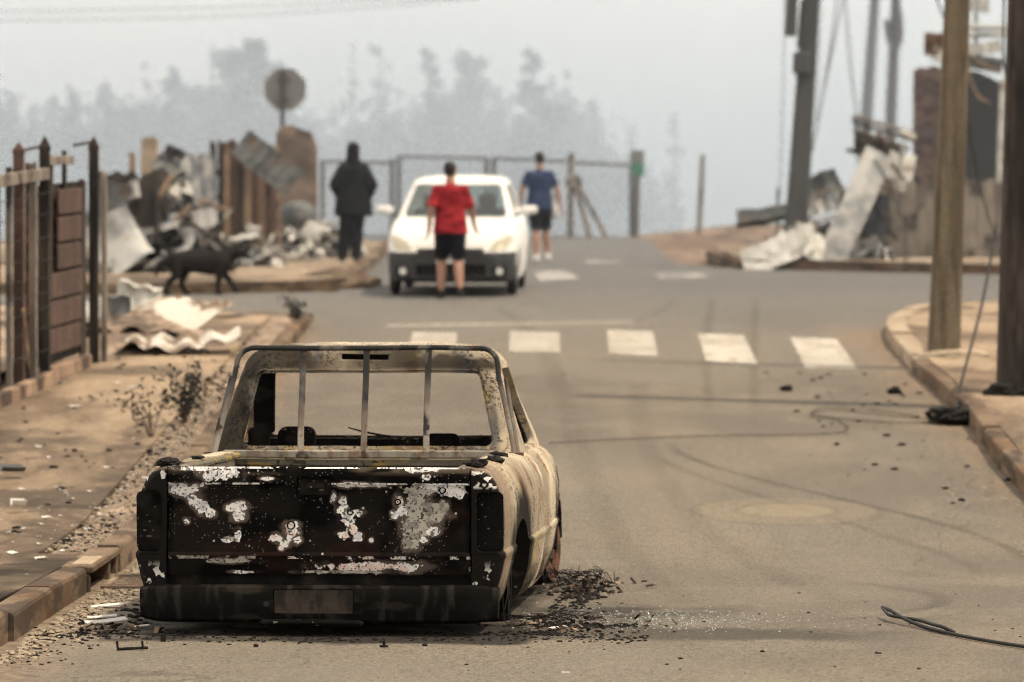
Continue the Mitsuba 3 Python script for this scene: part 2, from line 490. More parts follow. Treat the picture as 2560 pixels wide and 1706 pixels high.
def burnt_tail(p, n, uv):
    x, y, z = truck_local(p)
    cx, cy = x / .000927 + 937, 1471 - z / .000927
    w1 = (fbm(x * 26, z * 26, 3, 4) - .5) * 2
    w2 = (fbm(x * 70, z * 70, 9, 3) - .5) * 2
    best, tone = F(-9), F(0)
    for a, b, rx, ry, k in PATCHES:
        f = 1 - dr.sqrt(dr.square((cx - a) / rx) + dr.square((cy - b) / ry))
        tone = dr.select(f > best, F(k), tone)
        best = dr.maximum(best, f)
    f = best + .62 * w1 + .36 * w2
    # flaked ridges of the two creases and the top roll
    r1 = 1 - dr.abs(cy - 1095) / 9
    f = dr.maximum(f, dr.select(fbm(x * 13, 5, z * 3, 3) + .3 * w2 > .56, r1, -1) - .1)
    r2 = 1 - dr.abs(cy - 660) / 5
    f = dr.maximum(f, dr.select(fbm(x * 9, 15, z * 3, 3) + .3 * w2 > .45, r2, -1) - .1)
    r3 = 1 - dr.abs(cy - 737) / 6
    f = dr.maximum(f, dr.select(fbm(x * 6, 35, z * 3, 3) + .3 * w2 > .54, r3, -1) - .1)
    soot = C(.0030, .0028, .0027)
    brown = smoothstep(.50, .68, fbm(x * 4.2 + 3, z * 5, 2, 3))
    c = mix(soot, C(.012, .0102, .009), .75 * brown)
    c = mix(c, C(.020, .011, .009), .5 * smoothstep(.52, .68, fbm(x * 5 + 1, z * 8, 12, 3)) * (1 - smoothstep(.55, .62, z)))
    c = mix(c, C(.09, .075, .055), .85 * smoothstep(.71, .745, z) * smoothstep(.35, .6, fbm(x * 5, 3, z * 20, 3)))
    halo = smoothstep(-.75, -.15, best + .7 * w1)
    c = mix(c, C(.085, .070, .058), .9 * halo * smoothstep(.36, .56, fbm(x * 7, z * 7, 33, 3)))
    white = mix(C(.70, .70, .685), C(.46, .48, .49), smoothstep(.45, .65, fbm(x * 60, z * 60, 6, 3)))
    pink = mix(C(.62, .50, .45), C(.66, .67, .65), smoothstep(.42, .6, fbm(x * 40, z * 40, 16, 3)))
    grey = mix(C(.36, .35, .31), C(.20, .195, .175), smoothstep(.42, .62, fbm(x * 34, z * 34, 26, 3)))
    flake = dr.select(tone > 1.5, grey, dr.select(tone > .5, pink, white))
    flake = mix(flake, C(.03, .03, .03), .85 * smoothstep(.70, .78, noise(x * 120, z * 120, 51)))
    c = mix(c, flake, smoothstep(.0, .16, f))
    # dust of small pale flecks
    d1, _, k = voronoi(x * 95, z * 95)
    den = smoothstep(.42, .66, fbm(x * 6, z * 6, 71, 3))
    c = mix(c, C(.40, .40, .38), .8 * (1 - smoothstep(.10, .22, d1)) * dr.select(k > 1 - .14 * den, F(1), F(0)))
    d2, _, k2 = voronoi(x * 34 + 5, z * 34)
    c = mix(c, C(.45, .45, .44), .8 * (1 - smoothstep(.10, .2, d2 + .1 * w2)) * dr.select(k2 > .965, F(1), F(0)))
    return c


def tail_bump(p, n, uv):
    x, y, z = truck_local(p)
    return .0022 * fbm(x * 70, z * 70, y * 70, 3) + .006 * fbm(x * 9, z * 9, y * 9, 2)


def burnt_flank(p, n, uv):
    x, y, z = truck_local(p)
    a = fbm(y * 2.4, z * 2.4, x * 2, 4)
    st = fbm(y * 2.6 + x * 2, z * 2.4, 4 + x, 4)           # runs down the panel
    sp = noise(y * 70, z * 70, x * 70)
    c = mix(C(.44, .385, .29), C(.25, .215, .16), smoothstep(.35, .66, a))
    c = mix(c, C(.53, .475, .375), .55 * smoothstep(.52, .70, st))
    c = mix(c, C(.36, .25, .07), .42 * smoothstep(.55, .70, fbm(y * 4, z * 3.4 + 3, x * 5 + 9, 4)))
    c = mix(c, C(.24, .21, .16), .45 * smoothstep(.55, .68, fbm(y * 3.1, z * 1.3, x + 15, 3)))
    c = mix(c, C(.17, .075, .035), .7 * smoothstep(.60, .72, fbm(y * 7, z * 6, x * 7 + 22, 4)))
    c = mix(c, C(.03, .026, .022), .85 * smoothstep(.61, .74, sp) * smoothstep(.40, .62, fbm(y * 4, z * 4, x * 4 + 31, 3)))
    w = fbm(y * 8, z * 8, x * 8, 4) - .5
    # soot: the tail end, round both wheel arches, low along the sill
    s = 1 - smoothstep(.055, .12, y + .06 * w + .05 * smoothstep(.70, .76, z))
    for cy in (1.0, 3.72):
        r = dr.sqrt(dr.square(y - cy) + dr.square(z - .12))
        s = dr.maximum(s, .97 * (1 - smoothstep(.40, .60, r + .30 * w)))
    s = dr.maximum(s, .9 * (1 - smoothstep(.04, .30, z + .26 * w)))
    c = mix(c, C(.20, .15, .105), .75 * (1 - smoothstep(.2, 1.15, y + .9 * (st - .5) - .5 * w)))
    c = mix(c, C(.10, .08, .06), .6 * smoothstep(.50, .66, fbm(y * 4, z * 3, x + 45, 4)) * (1 - smoothstep(.5, 1.5, y)))
    inner = dr.select(dr.abs(x) < .66, F(.7), F(0)) * dr.select(z < .70, F(1), F(0)) * dr.select(y > 2.3, F(1), F(0))
    s = dr.maximum(s, inner)
    # the shoulder of the tail and the streaks running back from it
    s = dr.maximum(s, .55 * smoothstep(.50, .68, st) * (1 - smoothstep(.25, 1.1, y)) * smoothstep(.3, .5, z))
    c = mix(c, C(.0065, .006, .0055), dr.clip(s, 0, 1))
    fl = smoothstep(.60, .66, fbm(x * 34, z * 34, 5, 3)) * (1 - smoothstep(.06, .10, y)) * dr.maximum(smoothstep(.655, .67, z) * (1 - smoothstep(.73, .745, z)), 1 - smoothstep(.27, .34, z)) * smoothstep(.685, .70, dr.abs(x))
    c = mix(c, C(.60, .59, .57), .85 * fl)
    d1, _, k = voronoi(y * 40 + x * 31, z * 40)
    c = mix(c, C(.55, .52, .47), .8 * (1 - smoothstep(.12, .26, d1)) * dr.select(k > .93, F(1), F(0)) * smoothstep(.3, .7, fbm(y * 4, z * 4, 77, 3)))
    return c


def burnt_cab(p, n, uv):
    x, y, z = truck_local(p)
    a = fbm(x * 4, z * 4, y * 4, 4)
    sp = .5 * noise(x * 150, z * 150, y * 150) + .5 * noise(x * 60, z * 60, y * 60)
    c = mix(C(.36, .31, .23), C(.19, .16, .12), smoothstep(.36, .66, a))
    c = mix(c, c * 1.45, smoothstep(.60, .68, x))  # right pillar painted paler, its sunlit side put into the colour
    c = mix(c, C(.34, .24, .075), .55 * smoothstep(.56, .70, fbm(x * 9, z * 5, y * 9 + 5, 4)))
    c = mix(c, C(.15, .165, .18), .55 * smoothstep(.58, .70, fbm(x * 11, z * 3, y * 6 + 15, 3)))
    c = mix(c, C(.16, .07, .035), .6 * smoothstep(.60, .72, fbm(x * 9, z * 9, y * 9 + 25, 4)))
    c = mix(c, C(.56, .50, .40), .7 * smoothstep(1.255, 1.285, z))
    c = mix(c, C(.02, .018, .016), .85 * smoothstep(.52, .64, sp) * smoothstep(.36, .62, fbm(x * 5, z * 5, y * 5 + 31, 3)))
    w = fbm(x * 7, z * 7, y * 7 + 3, 4) - .5
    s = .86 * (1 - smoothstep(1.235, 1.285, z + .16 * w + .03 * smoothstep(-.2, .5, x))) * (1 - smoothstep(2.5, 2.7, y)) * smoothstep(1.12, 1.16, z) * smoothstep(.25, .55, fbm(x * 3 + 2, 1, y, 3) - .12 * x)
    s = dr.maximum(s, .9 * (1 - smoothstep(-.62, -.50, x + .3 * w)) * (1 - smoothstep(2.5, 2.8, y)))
    # everything on the inside of the shell is soot
    hw = .80 - .39 * dr.clip(z - .74, 0, 1)
    ins = smoothstep(.045, .06, hw - dr.abs(x)) * smoothstep(2.29 + 0, 2.34, y - .28 * dr.clip(z - .74, 0, .5)) * (1 - smoothstep(1.245, 1.255, z))
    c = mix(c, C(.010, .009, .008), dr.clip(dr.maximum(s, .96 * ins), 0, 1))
    return c


def burnt_bed(p, n, uv):
    x, y, z = truck_local(p)
    a = fbm(x * 5, z * 9, y * 3, 4)
    c = mix(C(.19, .168, .118), C(.11, .10, .075), smoothstep(.35, .62, a))
    c = mix(c, C(.34, .24, .05), .75 * smoothstep(.54, .66, fbm(x * 7, z * 12, y * 5 + 5, 4)))
    c = mix(c, C(.02, .018, .016), .9 * smoothstep(.56, .68, noise(x * 60, z * 60, y * 40) * .5 + .5 * fbm(x * 5, z * 16, y * 5 + 9, 4) - .25 * (z - .66)))
    c = mix(c, C(.012, .011, .010), 1 - smoothstep(.50, .62, z + .05 * fbm(x * 9, z, y, 3)))
    return c


def rack_paint(p, n, uv):
    x, y, z = truck_local(p)
    a = fbm(x * 14, z * 9, y * 9, 4)
    low = 1 - smoothstep(.78, 1.16, z + .25 * (fbm(x * 3, 4, z * 6, 3) - .5))
    c = mix(C(.016, .016, .016), C(.10, .098, .09), smoothstep(.5, .66, a))
    c = mix(c, mix(C(.27, .25, .21), C(.17, .14, .11), smoothstep(.4, .62, a)), low * smoothstep(.2, .4, fbm(x * 20, z * 14, 3, 3)))
    c = mix(c, C(.14, .06, .03), .6 * smoothstep(.62, .72, fbm(x * 30, z * 22, y * 30 + 7, 3)))
    return c


def soot_black(p, n, uv):
    a = fbm(p.x * 9, p.y * 9, p.z * 9, 3)
    c = mix(C(.0055, .0052, .005), C(.017, .015, .0135), smoothstep(.5, .72, a))
    return mix(c, C(.20, .18, .16), .6 * smoothstep(.80, .88, noise(p.x * 75, p.y * 75, p.z * 75)) * smoothstep(.45, .6, fbm(p.x * 4, p.y * 4, p.z * 4, 3)))


def rust(p, n, uv):
    a = fbm(p.x * 14, p.y * 14, p.z * 14, 4)
    return mix(C(.13, .062, .040), C(.05, .03, .022), smoothstep(.35, .65, a)) * (.7 + .6 * noise(p.x * 80, p.y * 80, p.z * 80))


# ---- street things ----
def char_wood(p, n, uv):
    a = fbm(p.x * 8 + p.y * 8, p.z * 1.3, p.y * 5, 4)
    g = noise((p.x + p.y) * 70, p.z * 7, p.y * 60)
    c = mix(C(.020, .018, .018), C(.055, .046, .040), smoothstep(.35, .65, a))
    return c * (.6 + .8 * g)


def brown_wood(p, n, uv):
    a = fbm(p.x * 7 + p.y * 7, p.z * 2.4, p.y * 4, 4)
    g = noise((p.x + p.y) * 14, p.z * 60, p.y * 12)
    c = mix(C(.098, .062, .050), C(.066, .044, .037), smoothstep(.35, .65, a))
    c = mix(c, C(.06, .04, .033), .6 * smoothstep(.55, .7, fbm(p.x * 3 + p.y * 3, p.z * 3, 8, 3)))
    return c * (.75 + .5 * g)


def grey_wood(p, n, uv):
    a = fbm(p.x * 9 + p.y * 9, p.z * 1.2, p.y * 4, 4)
    g = noise((p.x + p.y) * 60, p.z * 5, p.y * 50)
    c = mix(C(.235, .208, .178), C(.125, .110, .098), smoothstep(.35, .65, a))
    c = mix(c, C(.035, .031, .030), .8 * smoothstep(.55, .70, fbm(p.x * 4, p.y * 4, p.z * 2 + 8, 4)))
    return c * (.7 + .6 * g)


def tan_wood(p, n, uv):
    a = fbm(p.x * 9 + p.y * 9, p.z * .8, p.y * 4, 4)
    c = mix(C(.33, .235, .165), C(.20, .135, .10), smoothstep(.38, .62, a))
    c = mix(c, C(.045, .035, .032), .85 * smoothstep(.55, .68, fbm(p.x * 3 + 7, p.y * 3, p.z * 1.1 + 8, 4)))
    return c * (.75 + .5 * noise(p.x * 40, p.y * 40, p.z * 9))


def pole_concrete(p, n, uv):
    a = fbm(p.x * 16, p.y * 16, p.z * .9, 4)
    g = noise(p.x * 90, p.y * 90, p.z * 40)
    c = mix(C(.160, .134, .098), C(.106, .088, .064), smoothstep(.35, .65, a))
    c = mix(c, C(.065, .052, .040), .6 * smoothstep(.58, .72, fbm(p.x * 22, p.y * 22, p.z * 2.2 + 5, 4)))
    return c * (.75 + .5 * g)


def sheet_metal(p, n, uv):
    a = fbm(p.x * 3, p.y * 2, p.z * 3, 4)
    c = mix(C(.28, .295, .30), C(.50, .505, .49), smoothstep(.36, .62, a))
    c = mix(c, C(.17, .19, .21), .7 * smoothstep(.55, .70, fbm(p.x * 4 + 5, p.y * 3, p.z * 4 + 3, 4)))
    c = mix(c, C(.30, .225, .16), .35 * smoothstep(.60, .72, fbm(p.x * 5, p.y * 5, p.z * 5 + 13, 4)))
    return c


def pale_sheet(p, n, uv):
    a = fbm(p.x * 4, p.y * 3, p.z * 4, 4)
    c = mix(C(.57, .57, .54), C(.42, .42, .39), smoothstep(.40, .66, a))
    return mix(c, C(.24, .20, .17), .8 * smoothstep(.58, .70, fbm(p.x * 6 + 5, p.y * 4, p.z * 6 + 3, 4)))


def dark_sheet(p, n, uv):
    a = fbm(p.x * 4, p.y * 3, p.z * 4, 4)
    c = mix(C(.060, .068, .072), C(.125, .135, .135), smoothstep(.38, .66, a))
    return mix(c, C(.13, .085, .06), .7 * smoothstep(.58, .70, fbm(p.x * 6 + 5, p.y * 4, p.z * 6 + 3, 4)))


def mud_wall(p, n, uv):
    a = fbm(p.x * 2.4, p.y * 2.4, p.z * 2.4, 4)
    c = mix(C(.255, .195, .155), C(.165, .128, .105), smoothstep(.36, .64, a))
    return mix(c, C(.05, .044, .042), .6 * smoothstep(.54, .70, fbm(p.x * 2 + 5, p.y * 2, p.z * 1.6 + 3, 4)))


def brick(p, n, uv):
    a = fbm(p.x * 3, p.y * 3, p.z * 3, 3)
    c = mix(C(.17, .125, .11), C(.105, .085, .082), smoothstep(.36, .64, a))
    return c * (.7 + .6 * cell_rand(dr.floor(p.x * 5), dr.floor(p.y * 5), dr.floor(p.z * 13)))


SKIDS = [([(1.20, 30.5), (1.61, 28.4), (2.32, 26.6), (2.96, 23.2)], .035, .42), ([(1.00, 30.0), (1.45, 27.8), (2.12, 25.6), (2.62, 22.4)], .04, .25),
         ([(1.15, 36), (1.02, 30), (1.30, 24), (1.75, 20)], .09, .16), ([(2.5, 50), (2.1, 43), (1.62, 33)], .035, .24), ([(3.05, 50), (2.6, 43), (2.0, 33)], .03, .24),
         ([(2.0, 50), (1.75, 47), (1.2, 44)], .035, .3), ([(-.2, 48), (.3, 40), (.55, 28), (.9, 20)], .10, .16), ([(1.7, 22), (1.9, 19.5), (1.2, 18.6)], .05, .30)]

mat('asphalt', asphalt, rough=.82, bump=asphalt_bump, spec=.3)
mat('pavement', pavement, rough=.86, bump=pavement_bump, spec=.25)
mat('kerb_stone_mat', kerb_stone, rough=.88, spec=.25)
mat('kerb_pale_mat', kerb_pale, rough=.88, spec=.25)
mat('earth_mat', earth, rough=.95, spec=.1)
mat('ash_soil_mat', ash_soil, rough=.95, spec=.1)
mat('worn_paint', lambda p, n, uv: mix(C(.17, .17, .168), C(.30, .295, .28), smoothstep(.4, .6, fbm(p.x * 3, p.y * 1.5, 3, 3))), rough=.85, spec=.2)
mat('white_paint', white_paint, rough=.8, spec=.3)
mat('burnt_tail', burnt_tail, rough=.7, bump=tail_bump, spec=.02)
mat('burnt_flank', burnt_flank, rough=.72, bump=tail_bump, spec=.08)
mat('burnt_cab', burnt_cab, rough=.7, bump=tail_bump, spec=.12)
mat('burnt_bed', burnt_bed, rough=.7, spec=.3)
mat('rack_paint', rack_paint, rough=.6, spec=.3)
mat('soot', soot_black, rough=.8, spec=.035)
mat('bumper_soot', lambda p, n, uv: mix(mix(C(.005, .0048, .0045), C(.022, .020, .018), smoothstep(.5, .72, fbm(p.x * 26, p.y * 8, p.z * 5, 4))), C(.026, .022, .018), .8 * smoothstep(.58, .72, fbm(p.x * 5, p.y * 5, p.z * 14 + 4, 4))), rough=.7, bump=tail_bump, spec=.06)
mat('rust', rust, rough=.85, spec=.2)
mat('char_wood', char_wood, rough=.85, spec=.2)
mat('brown_wood', brown_wood, rough=.75, spec=.25)
mat('grey_wood', grey_wood, rough=.88, spec=.2)
mat('tan_wood', tan_wood, rough=.88, spec=.2)
mat('pole_concrete', pole_concrete, rough=.9, spec=.2)
mat('sheet_metal', sheet_metal, rough=.5, spec=.5)
mat('pale_sheet', pale_sheet, rough=.6, spec=.4)
mat('dark_sheet', dark_sheet, rough=.6, spec=.4)
mat('mud_wall', mud_wall, rough=.95, spec=.1)
mat('brick_mat', brick, rough=.95, spec=.1)
for _n, _rgb, _r, _s in (('rubber', (.018, .018, .019), .75, .25), ('dark_cable', (.020, .019, .019), .6, .35), ('dusty_cable', (.075, .066, .056), .8, .2), ('pole_dark', (.045, .042, .040), .85, .2), ('pole_slate', (.075, .078, .080), .85, .2),
                         ('sign_back', (.16, .165, .165), .55, .4), ('sign_green', (.02, .17, .10), .5, .4), ('steel_post', (.085, .085, .085), .6, .4), ('ash_white', (.62, .61, .58), .9, .2),
                         ('charcoal', (.014, .013, .012), .85, .2), ('grit', (.34, .285, .22), .9, .2), ('leaf_dark', (.035, .038, .036), .9, .1), ('twig', (.075, .055, .042), .9, .1),
                         ('plastic_dark', (.035, .037, .040), .55, .35), ('skin', (.36, .205, .145), .55, .35), ('hair', (.014, .011, .010), .6, .3), ('black_cloth', (.012, .013, .016), .9, .1),
                         ('navy_cloth', (.030, .046, .105), .9, .1), ('shorts_cloth', (.010, .011, .014), .9, .1), ('jacket_cloth', (.010, .012, .015), .85, .15), ('white_cloth', (.70, .70, .70), .9, .1),
                         ('jeans', (.022, .028, .042), .9, .1), ('dog_fur', (.012, .010, .010), .8, .2), ('foliage', (.055, .062, .055), .95, .1), ('bark', (.04, .034, .03), .95, .1), ('tan_fur', (.2, .13, .08), .9, .1)):
    mat(_n, rgb=_rgb, rough=_r, spec=_s)
mat('car_paint', rgb=(.72, .72, .70), rough=.28, spec=.5, clearcoat=.8, clearcoat_gloss=.9)
mat('chrome', rgb=(.75, .75, .75), rough=.25, metallic=1.0)
scene['material_clear_glass'] = {'type': 'thindielectric', 'int_ior': 1.5, 'specular_transmittance': {'type': 'rgb', 'value': [.60, .72, .70]}}
mat('lamp_lens', rgb=(.42, .39, .30), rough=.15, spec=.6)


def red_check(p, n, uv):
    s = smoothstep(.35, .65, noise(p.x * 9, p.y * 3, p.z * 26))
    return mix(C(.17, .012, .018), C(.36, .030, .038), s)


mat('red_cloth', red_check, rough=.9, spec=.1)
mat('bottle_glass', rgb=(.42, .48, .45), rough=.12, spec=.5)

# ------------------------------------------------------------------ the setting
ys = np.r_[np.arange(-12, 14, 4), np.arange(14, 84, .5), np.arange(84, 140, 1.5), np.arange(140, 243, 6)]
xs = np.r_[np.arange(-68, -12, 4), np.arange(-12, 12.1, .75), np.arange(16, 69, 4)]


def rough_ground(X, Y):
    p = np.stack([X * .5, Y * .5, X * 0], -1)
    off = np.clip((np.abs(X - .7) - 6) / 6, 0, 1)
    right = np.clip((X - 1.5) / 3, 0, 1) * np.exp(-((Y - 79) / 3.0) ** 2) * .32
    return -.06 + (meshkit.fbm(p, 4, 3) - .5) * (.25 * off + .9 * np.clip((Y - 90) / 20, 0, 1)) + right


struct('ground')
put('ground', terrain_sheet(xs, ys, 0, rough_ground), 'earth_mat', True)

struct('road')
road_poly = [(-2.28, 6), (3.9, 6), (3.9, 30), (4.0, 41), (4.9, 46), (6, 46.7), (24, 47.0), (24, 59.0), (7, 58.6), (3.4, 61.0), (2.6, 64), (2.6, 79.5), (-2.2, 79.5), (-2.28, 52), (-24, 51.2), (-24, 45.6), (-2.28, 46.2)]
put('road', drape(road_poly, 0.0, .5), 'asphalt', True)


def on(px, py, dz=0.0):
    return ground(px, py, dz)[:2]


S = 2560 / 2353.0
stripes = [[(948, 765), (1050, 766), (1046, 818), (938, 816)], [(1172, 762), (1285, 765), (1287, 811), (1170, 809)], [(1395, 760), (1500, 762), (1512, 819), (1399, 813)],
           [(1603, 767), (1707, 771), (1742, 839), (1622, 831)], [(1815, 777), (1922, 780), (1970, 849), (1850, 846)]]
for q in stripes:
    pts = [on(x * S, y * S) for x, y in q]
    part('road', 'crosswalk_stripe', drape(pts, .004, .5), 'white_paint', True)
a_, b_ = on(886 * S, 751 * S), on(1458 * S, 742 * S)
part('road', 'stop_line', drape([a_, b_, b_ + (0, .22), a_ + (0, .22)], .004, .5), 'white_paint', True)
for q in ([(1225, 625), (1300, 622), (1330, 640), (1240, 645)], [(1500, 630), (1600, 628), (1640, 636), (1520, 640)], [(1345, 600), (1420, 599), (1430, 606), (1350, 607)]):
    part('road', 'faded_stripe', drape([on(x * S, y * S) for x, y in q], .004, .5), 'worn_paint', True, label='faded far crosswalk stripe')


def kerb(parent, line, side, h0=-.05, h1=.14, w=.13, piece=1.6, bs='kerb_stone_mat', name='kerb_stone', seed=0, skip=()):
    """A row of kerb stones along a plan line; side +1 puts the stone to the right of the direction of travel."""
    rng = np.random.default_rng(seed)
    L = np.asarray(line, float)
    d = np.r_[0, np.cumsum(np.linalg.norm(np.diff(L, axis=0), axis=1))]
    n = max(1, round(d[-1] / piece))
    e = np.linspace(0, d[-1], n + 1)
    P = lambda s: np.array([np.interp(s, d, L[:, 0]), np.interp(s, d, L[:, 1])])
    for k in range(n):
        if k in skip: continue
        a, b = P(e[k] + .006), P(e[k + 1] - .006)
        t = (b - a) / np.linalg.norm(b - a)
        m = np.array([t[1], -t[0]]) * side
        secs = []
        j = rng.normal(0, .006, 4)
        prof = [(0, h0), (0, h1 - .02), (.008, h1 - .006), (.022, h1), (w, h1), (w, h0)]
        for q, dd in ((a, j[:2]), ((a + b) / 2, (j[:2] + j[2:]) / 2), (b, j[2:])):
            secs.append([(*(q + m * (u + dd[0])), ZC(q[1]) + z + dd[1] * (z > 0)) for u, z in prof])
        part(parent, name, loft(secs), bs, 25)


# left pavement: slabs cast one behind the other, kerb stones, and the bare strip between them
struct('left_sidewalk')
lk = [(-2.28, 8), (-2.22, 16), (-2.20, 24), (-2.18, 34), (-2.2, 43.5)]
kerb('left_sidewalk', lk, -1, seed=1, skip=(8,))
edges = [8, 13.0, 17.6, 20.9, 22.1, 25.3, 28.6, 32.0, 35.5, 39.2, 43.4]
for k in range(len(edges) - 1):
    y0, y1 = edges[k] + .005, edges[k + 1] - .005
    xr = -2.36 if y1 < 22.2 else -2.62
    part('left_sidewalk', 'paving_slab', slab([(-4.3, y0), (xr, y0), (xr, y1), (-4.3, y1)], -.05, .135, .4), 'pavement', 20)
struct('verge')
vx, vy = np.linspace(-2.62, -2.345, 8), np.arange(22.1, 43.4, .12)
put('verge', terrain_sheet(vx, vy, .085, lambda X, Y: .07 * (meshkit.fbm(np.stack([X * 9, Y * 5, X * 0], -1), 4, 8) - .45)), 'ash_soil_mat', True)
struct('yard')
yx, yy = np.arange(-16, -4.29, .25), np.arange(10, 46, .3)
put('yard', terrain_sheet(yx, yy, .12, lambda X, Y: .16 * (meshkit.fbm(np.stack([X * 1.6, Y * 1.2, X * 0], -1), 4, 18) - .45) * np.clip((-4.3 - X) / .5, 0, 1)), 'ash_soil_mat', True)
struct('driveway')
put('driveway', slab([(-4.29, 43.42), (-2.35, 43.42), (-2.2, 44.5), (-2.9, 45.8), (-9, 46), (-9, 45.2), (-4.29, 45)], -.05, .06, .4), 'pavement', 20)

# the far left corner, beyond the side street
struct('far_left_sidewalk')
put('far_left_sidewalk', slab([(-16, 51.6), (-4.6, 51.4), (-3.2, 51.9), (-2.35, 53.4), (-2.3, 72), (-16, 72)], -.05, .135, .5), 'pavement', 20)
kerb('far_left_sidewalk', [(-9, 51.35), (-4.6, 51.25), (-3.1, 51.7), (-2.2, 53.3), (-2.15, 62), (-2.15, 72)], -1, seed=4, w=.15)
# the right pavement
struct('right_sidewalk')
rk = [(3.40, 9), (3.42, 22), (3.46, 27.2), (3.50, 28.8), (3.64, 32.2), (3.69, 36.9), (3.80, 40.2), (3.90, 42.0), (4.12, 43.8), (4.48, 45.3), (4.85, 46.2), (6, 46.6), (14, 46.8)]
kerb('right_sidewalk', [p for p in rk if p[1] <= 37], 1, seed=2, bs='kerb_stone_mat')
kerb('right_sidewalk', [(3.69, 36.95)] + [p for p in rk if p[1] > 37], 1, seed=3, bs='kerb_pale_mat', w=.2)
inner = [(x + .14, y) for x, y in rk[:6]] + [(x + .20, y - .05) for x, y in rk[6:10]] + [(5.0, 45.95), (6, 46.35), (14, 46.55)]
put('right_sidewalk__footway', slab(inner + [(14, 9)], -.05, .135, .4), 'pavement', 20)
# far right corner
struct('far_right_sidewalk')
put('far_right_sidewalk', slab([(3.6, 61.6), (7.2, 58.95), (20, 59.3), (20, 68), (3.4, 68)], -.05, .13, .5), 'pavement', 20)
kerb('far_right_sidewalk', [(3.35, 66), (3.45, 61.5), (7.2, 58.8), (20, 59.15)], 1, seed=6, w=.15)
mat('plate_tin', lambda p, n, uv: mix(C(.020, .017, .015), C(.045, .036, .029), smoothstep(.35, .65, fbm(p.x * 30, p.y * 5, p.z * 12, 3))), rough=.7, spec=.15)
# ------------------------------------------------------------------ the burnt pickup
def truck_world(m, dents=True):
    m = tm(m)
    v = np.array(m.vertices)
    if dents: v = gscale(v, 3, .006, 3.2)
    v = v @ rot(-math.degrees(TP), 0, 0).T @ rot(0, 0, -math.degrees(TR)).T + TO
    return trimesh.Trimesh(v, m.faces, process=False)


def fine(m, L=.035):
    return tm(m.refine_to_length(L) if hasattr(m, 'to_mesh') else mf(m).refine_to_length(L))


truck = thing('pickup_truck', 'burnt out pickup truck with charred tailgate and rusted bare flank, sunk on its rims', 'pickup truck')


def tp(name, m, bs, smooth=34, parent=None, label=None, dents=True, L=.035):
    return part(parent or truck, name, truck_world(fine(m, L) if L else m, dents), bs, smooth, label)


WY = PchipInterpolator([0, .03, .10, .3, .62, 1.38, 2.2, 3.0, 3.7, 4.3, 4.55, 4.68], [.812, .832, .843, .848, .850, .890, .902, .912, .905, .85, .79, .62])
TOPY = PchipInterpolator([0, .04, .3, 2.1, 2.6, 3.7, 4.2, 4.5, 4.68], [.742, .756, .762, .758, .765, .755, .715, .655, .55])
BOTY = PchipInterpolator([0, .5, 1.0, 3.0, 4.2, 4.68], [.10, .085, .07, .055, .09, .16])


def body_section(y):
    w, t, b = float(WY(y)), float(TOPY(y)), float(BOTY(y))
    prof = [(w - .115, b), (w - .085, b + .012), (w - .050, b + .07), (w - .022, b + .16), (w - .006, .33), (w + .002, .352), (w + .002, .366), (w - .010, .380), (w - .006, .47), (w - .008, .56), (w - .022, .635),
            (w - .046, .69), (w - .075, t - .028), (w - .105, t - .010), (w - .145, t), (w - .30, t + .004), (w - .55, t + .008)]
    pts = [(x, y, z) for x, z in prof] + [(-x, y, z) for x, z in reversed(prof)]
    return pts


body = mf(loft([body_section(y) for y in np.r_[0, .012, .03, .06, .10, .18, np.arange(.3, 4.2, .13), 4.25, 4.4, 4.5, 4.58, 4.64, 4.68]]))


def cube(x0, x1, y0, y1, z0, z1):
    return m3.Manifold.cube([x1 - x0, y1 - y0, z1 - z0]).translate([x0, y0, z0])


def rbox(x0, x1, z0, z1, r, y0, y1):
    """A box with rounded corners seen from behind."""
    cs = m3.CrossSection.square([x1 - x0 - 2 * r, z1 - z0 - 2 * r]).offset(r, m3.JoinType.Round, 2, 24)
    m = cs.extrude(y1 - y0)
    return m.transform(np.array([[1, 0, 0, x0 + r], [0, 0, -1, y1], [0, 1, 0, z0 + r]], float))


def cyl_x(x0, x1, y, z, r, n=48):
    return m3.Manifold.cylinder(x1 - x0, r, r, n).rotate([0, 90, 0]).translate([x0, y, z])


arches = m3.Manifold()
for cy in (1.0, 3.72):
    for s in (-1, 1):
        arches = arches + cyl_x(.60 if s > 0 else -1.0, 1.0 if s > 0 else -.60, cy, .105, .375)
under = cube(-.60, .60, .05, 4.3, -.3, .20)
body = body - arches - under
bed_hole = cube(-.655, .655, -.2, 2.14, .33, 1.2)
bed_slot = cube(-.690, .690, -.2, .052, .05, 1.2)
cabin_hole = cube(-.755, .755, 2.30, 3.62, .22, 1.2)
engine_hole = cube(-.62, .62, 3.74, 4.45, .20, .60)
body = body - bed_hole - bed_slot - cabin_hole - engine_hole
for s in (-1, 1):                                     # empty tail lamp sockets
    x0, x1 = (.712, .835) if s > 0 else (-.835, -.712)
    body = body - rbox(x0, x1, .375, .648, .03, -.05, .055)
    body = body - cube(x0 - .02, x1 + .03, -.01, .006, .362, .3665)
bed = body ^ cube(-2, 2, -1, 2.195, -1, 3)
rest = body ^ cube(-2, 2, 2.205, 9, -1, 3)


def side_prism(poly, x0, x1):
    cs = m3.CrossSection([np.array(poly, float)])
    return cs.extrude(x1 - x0).transform(np.array([[0, 0, 1, x0], [1, 0, 0, 0], [0, 1, 0, 0]], float))


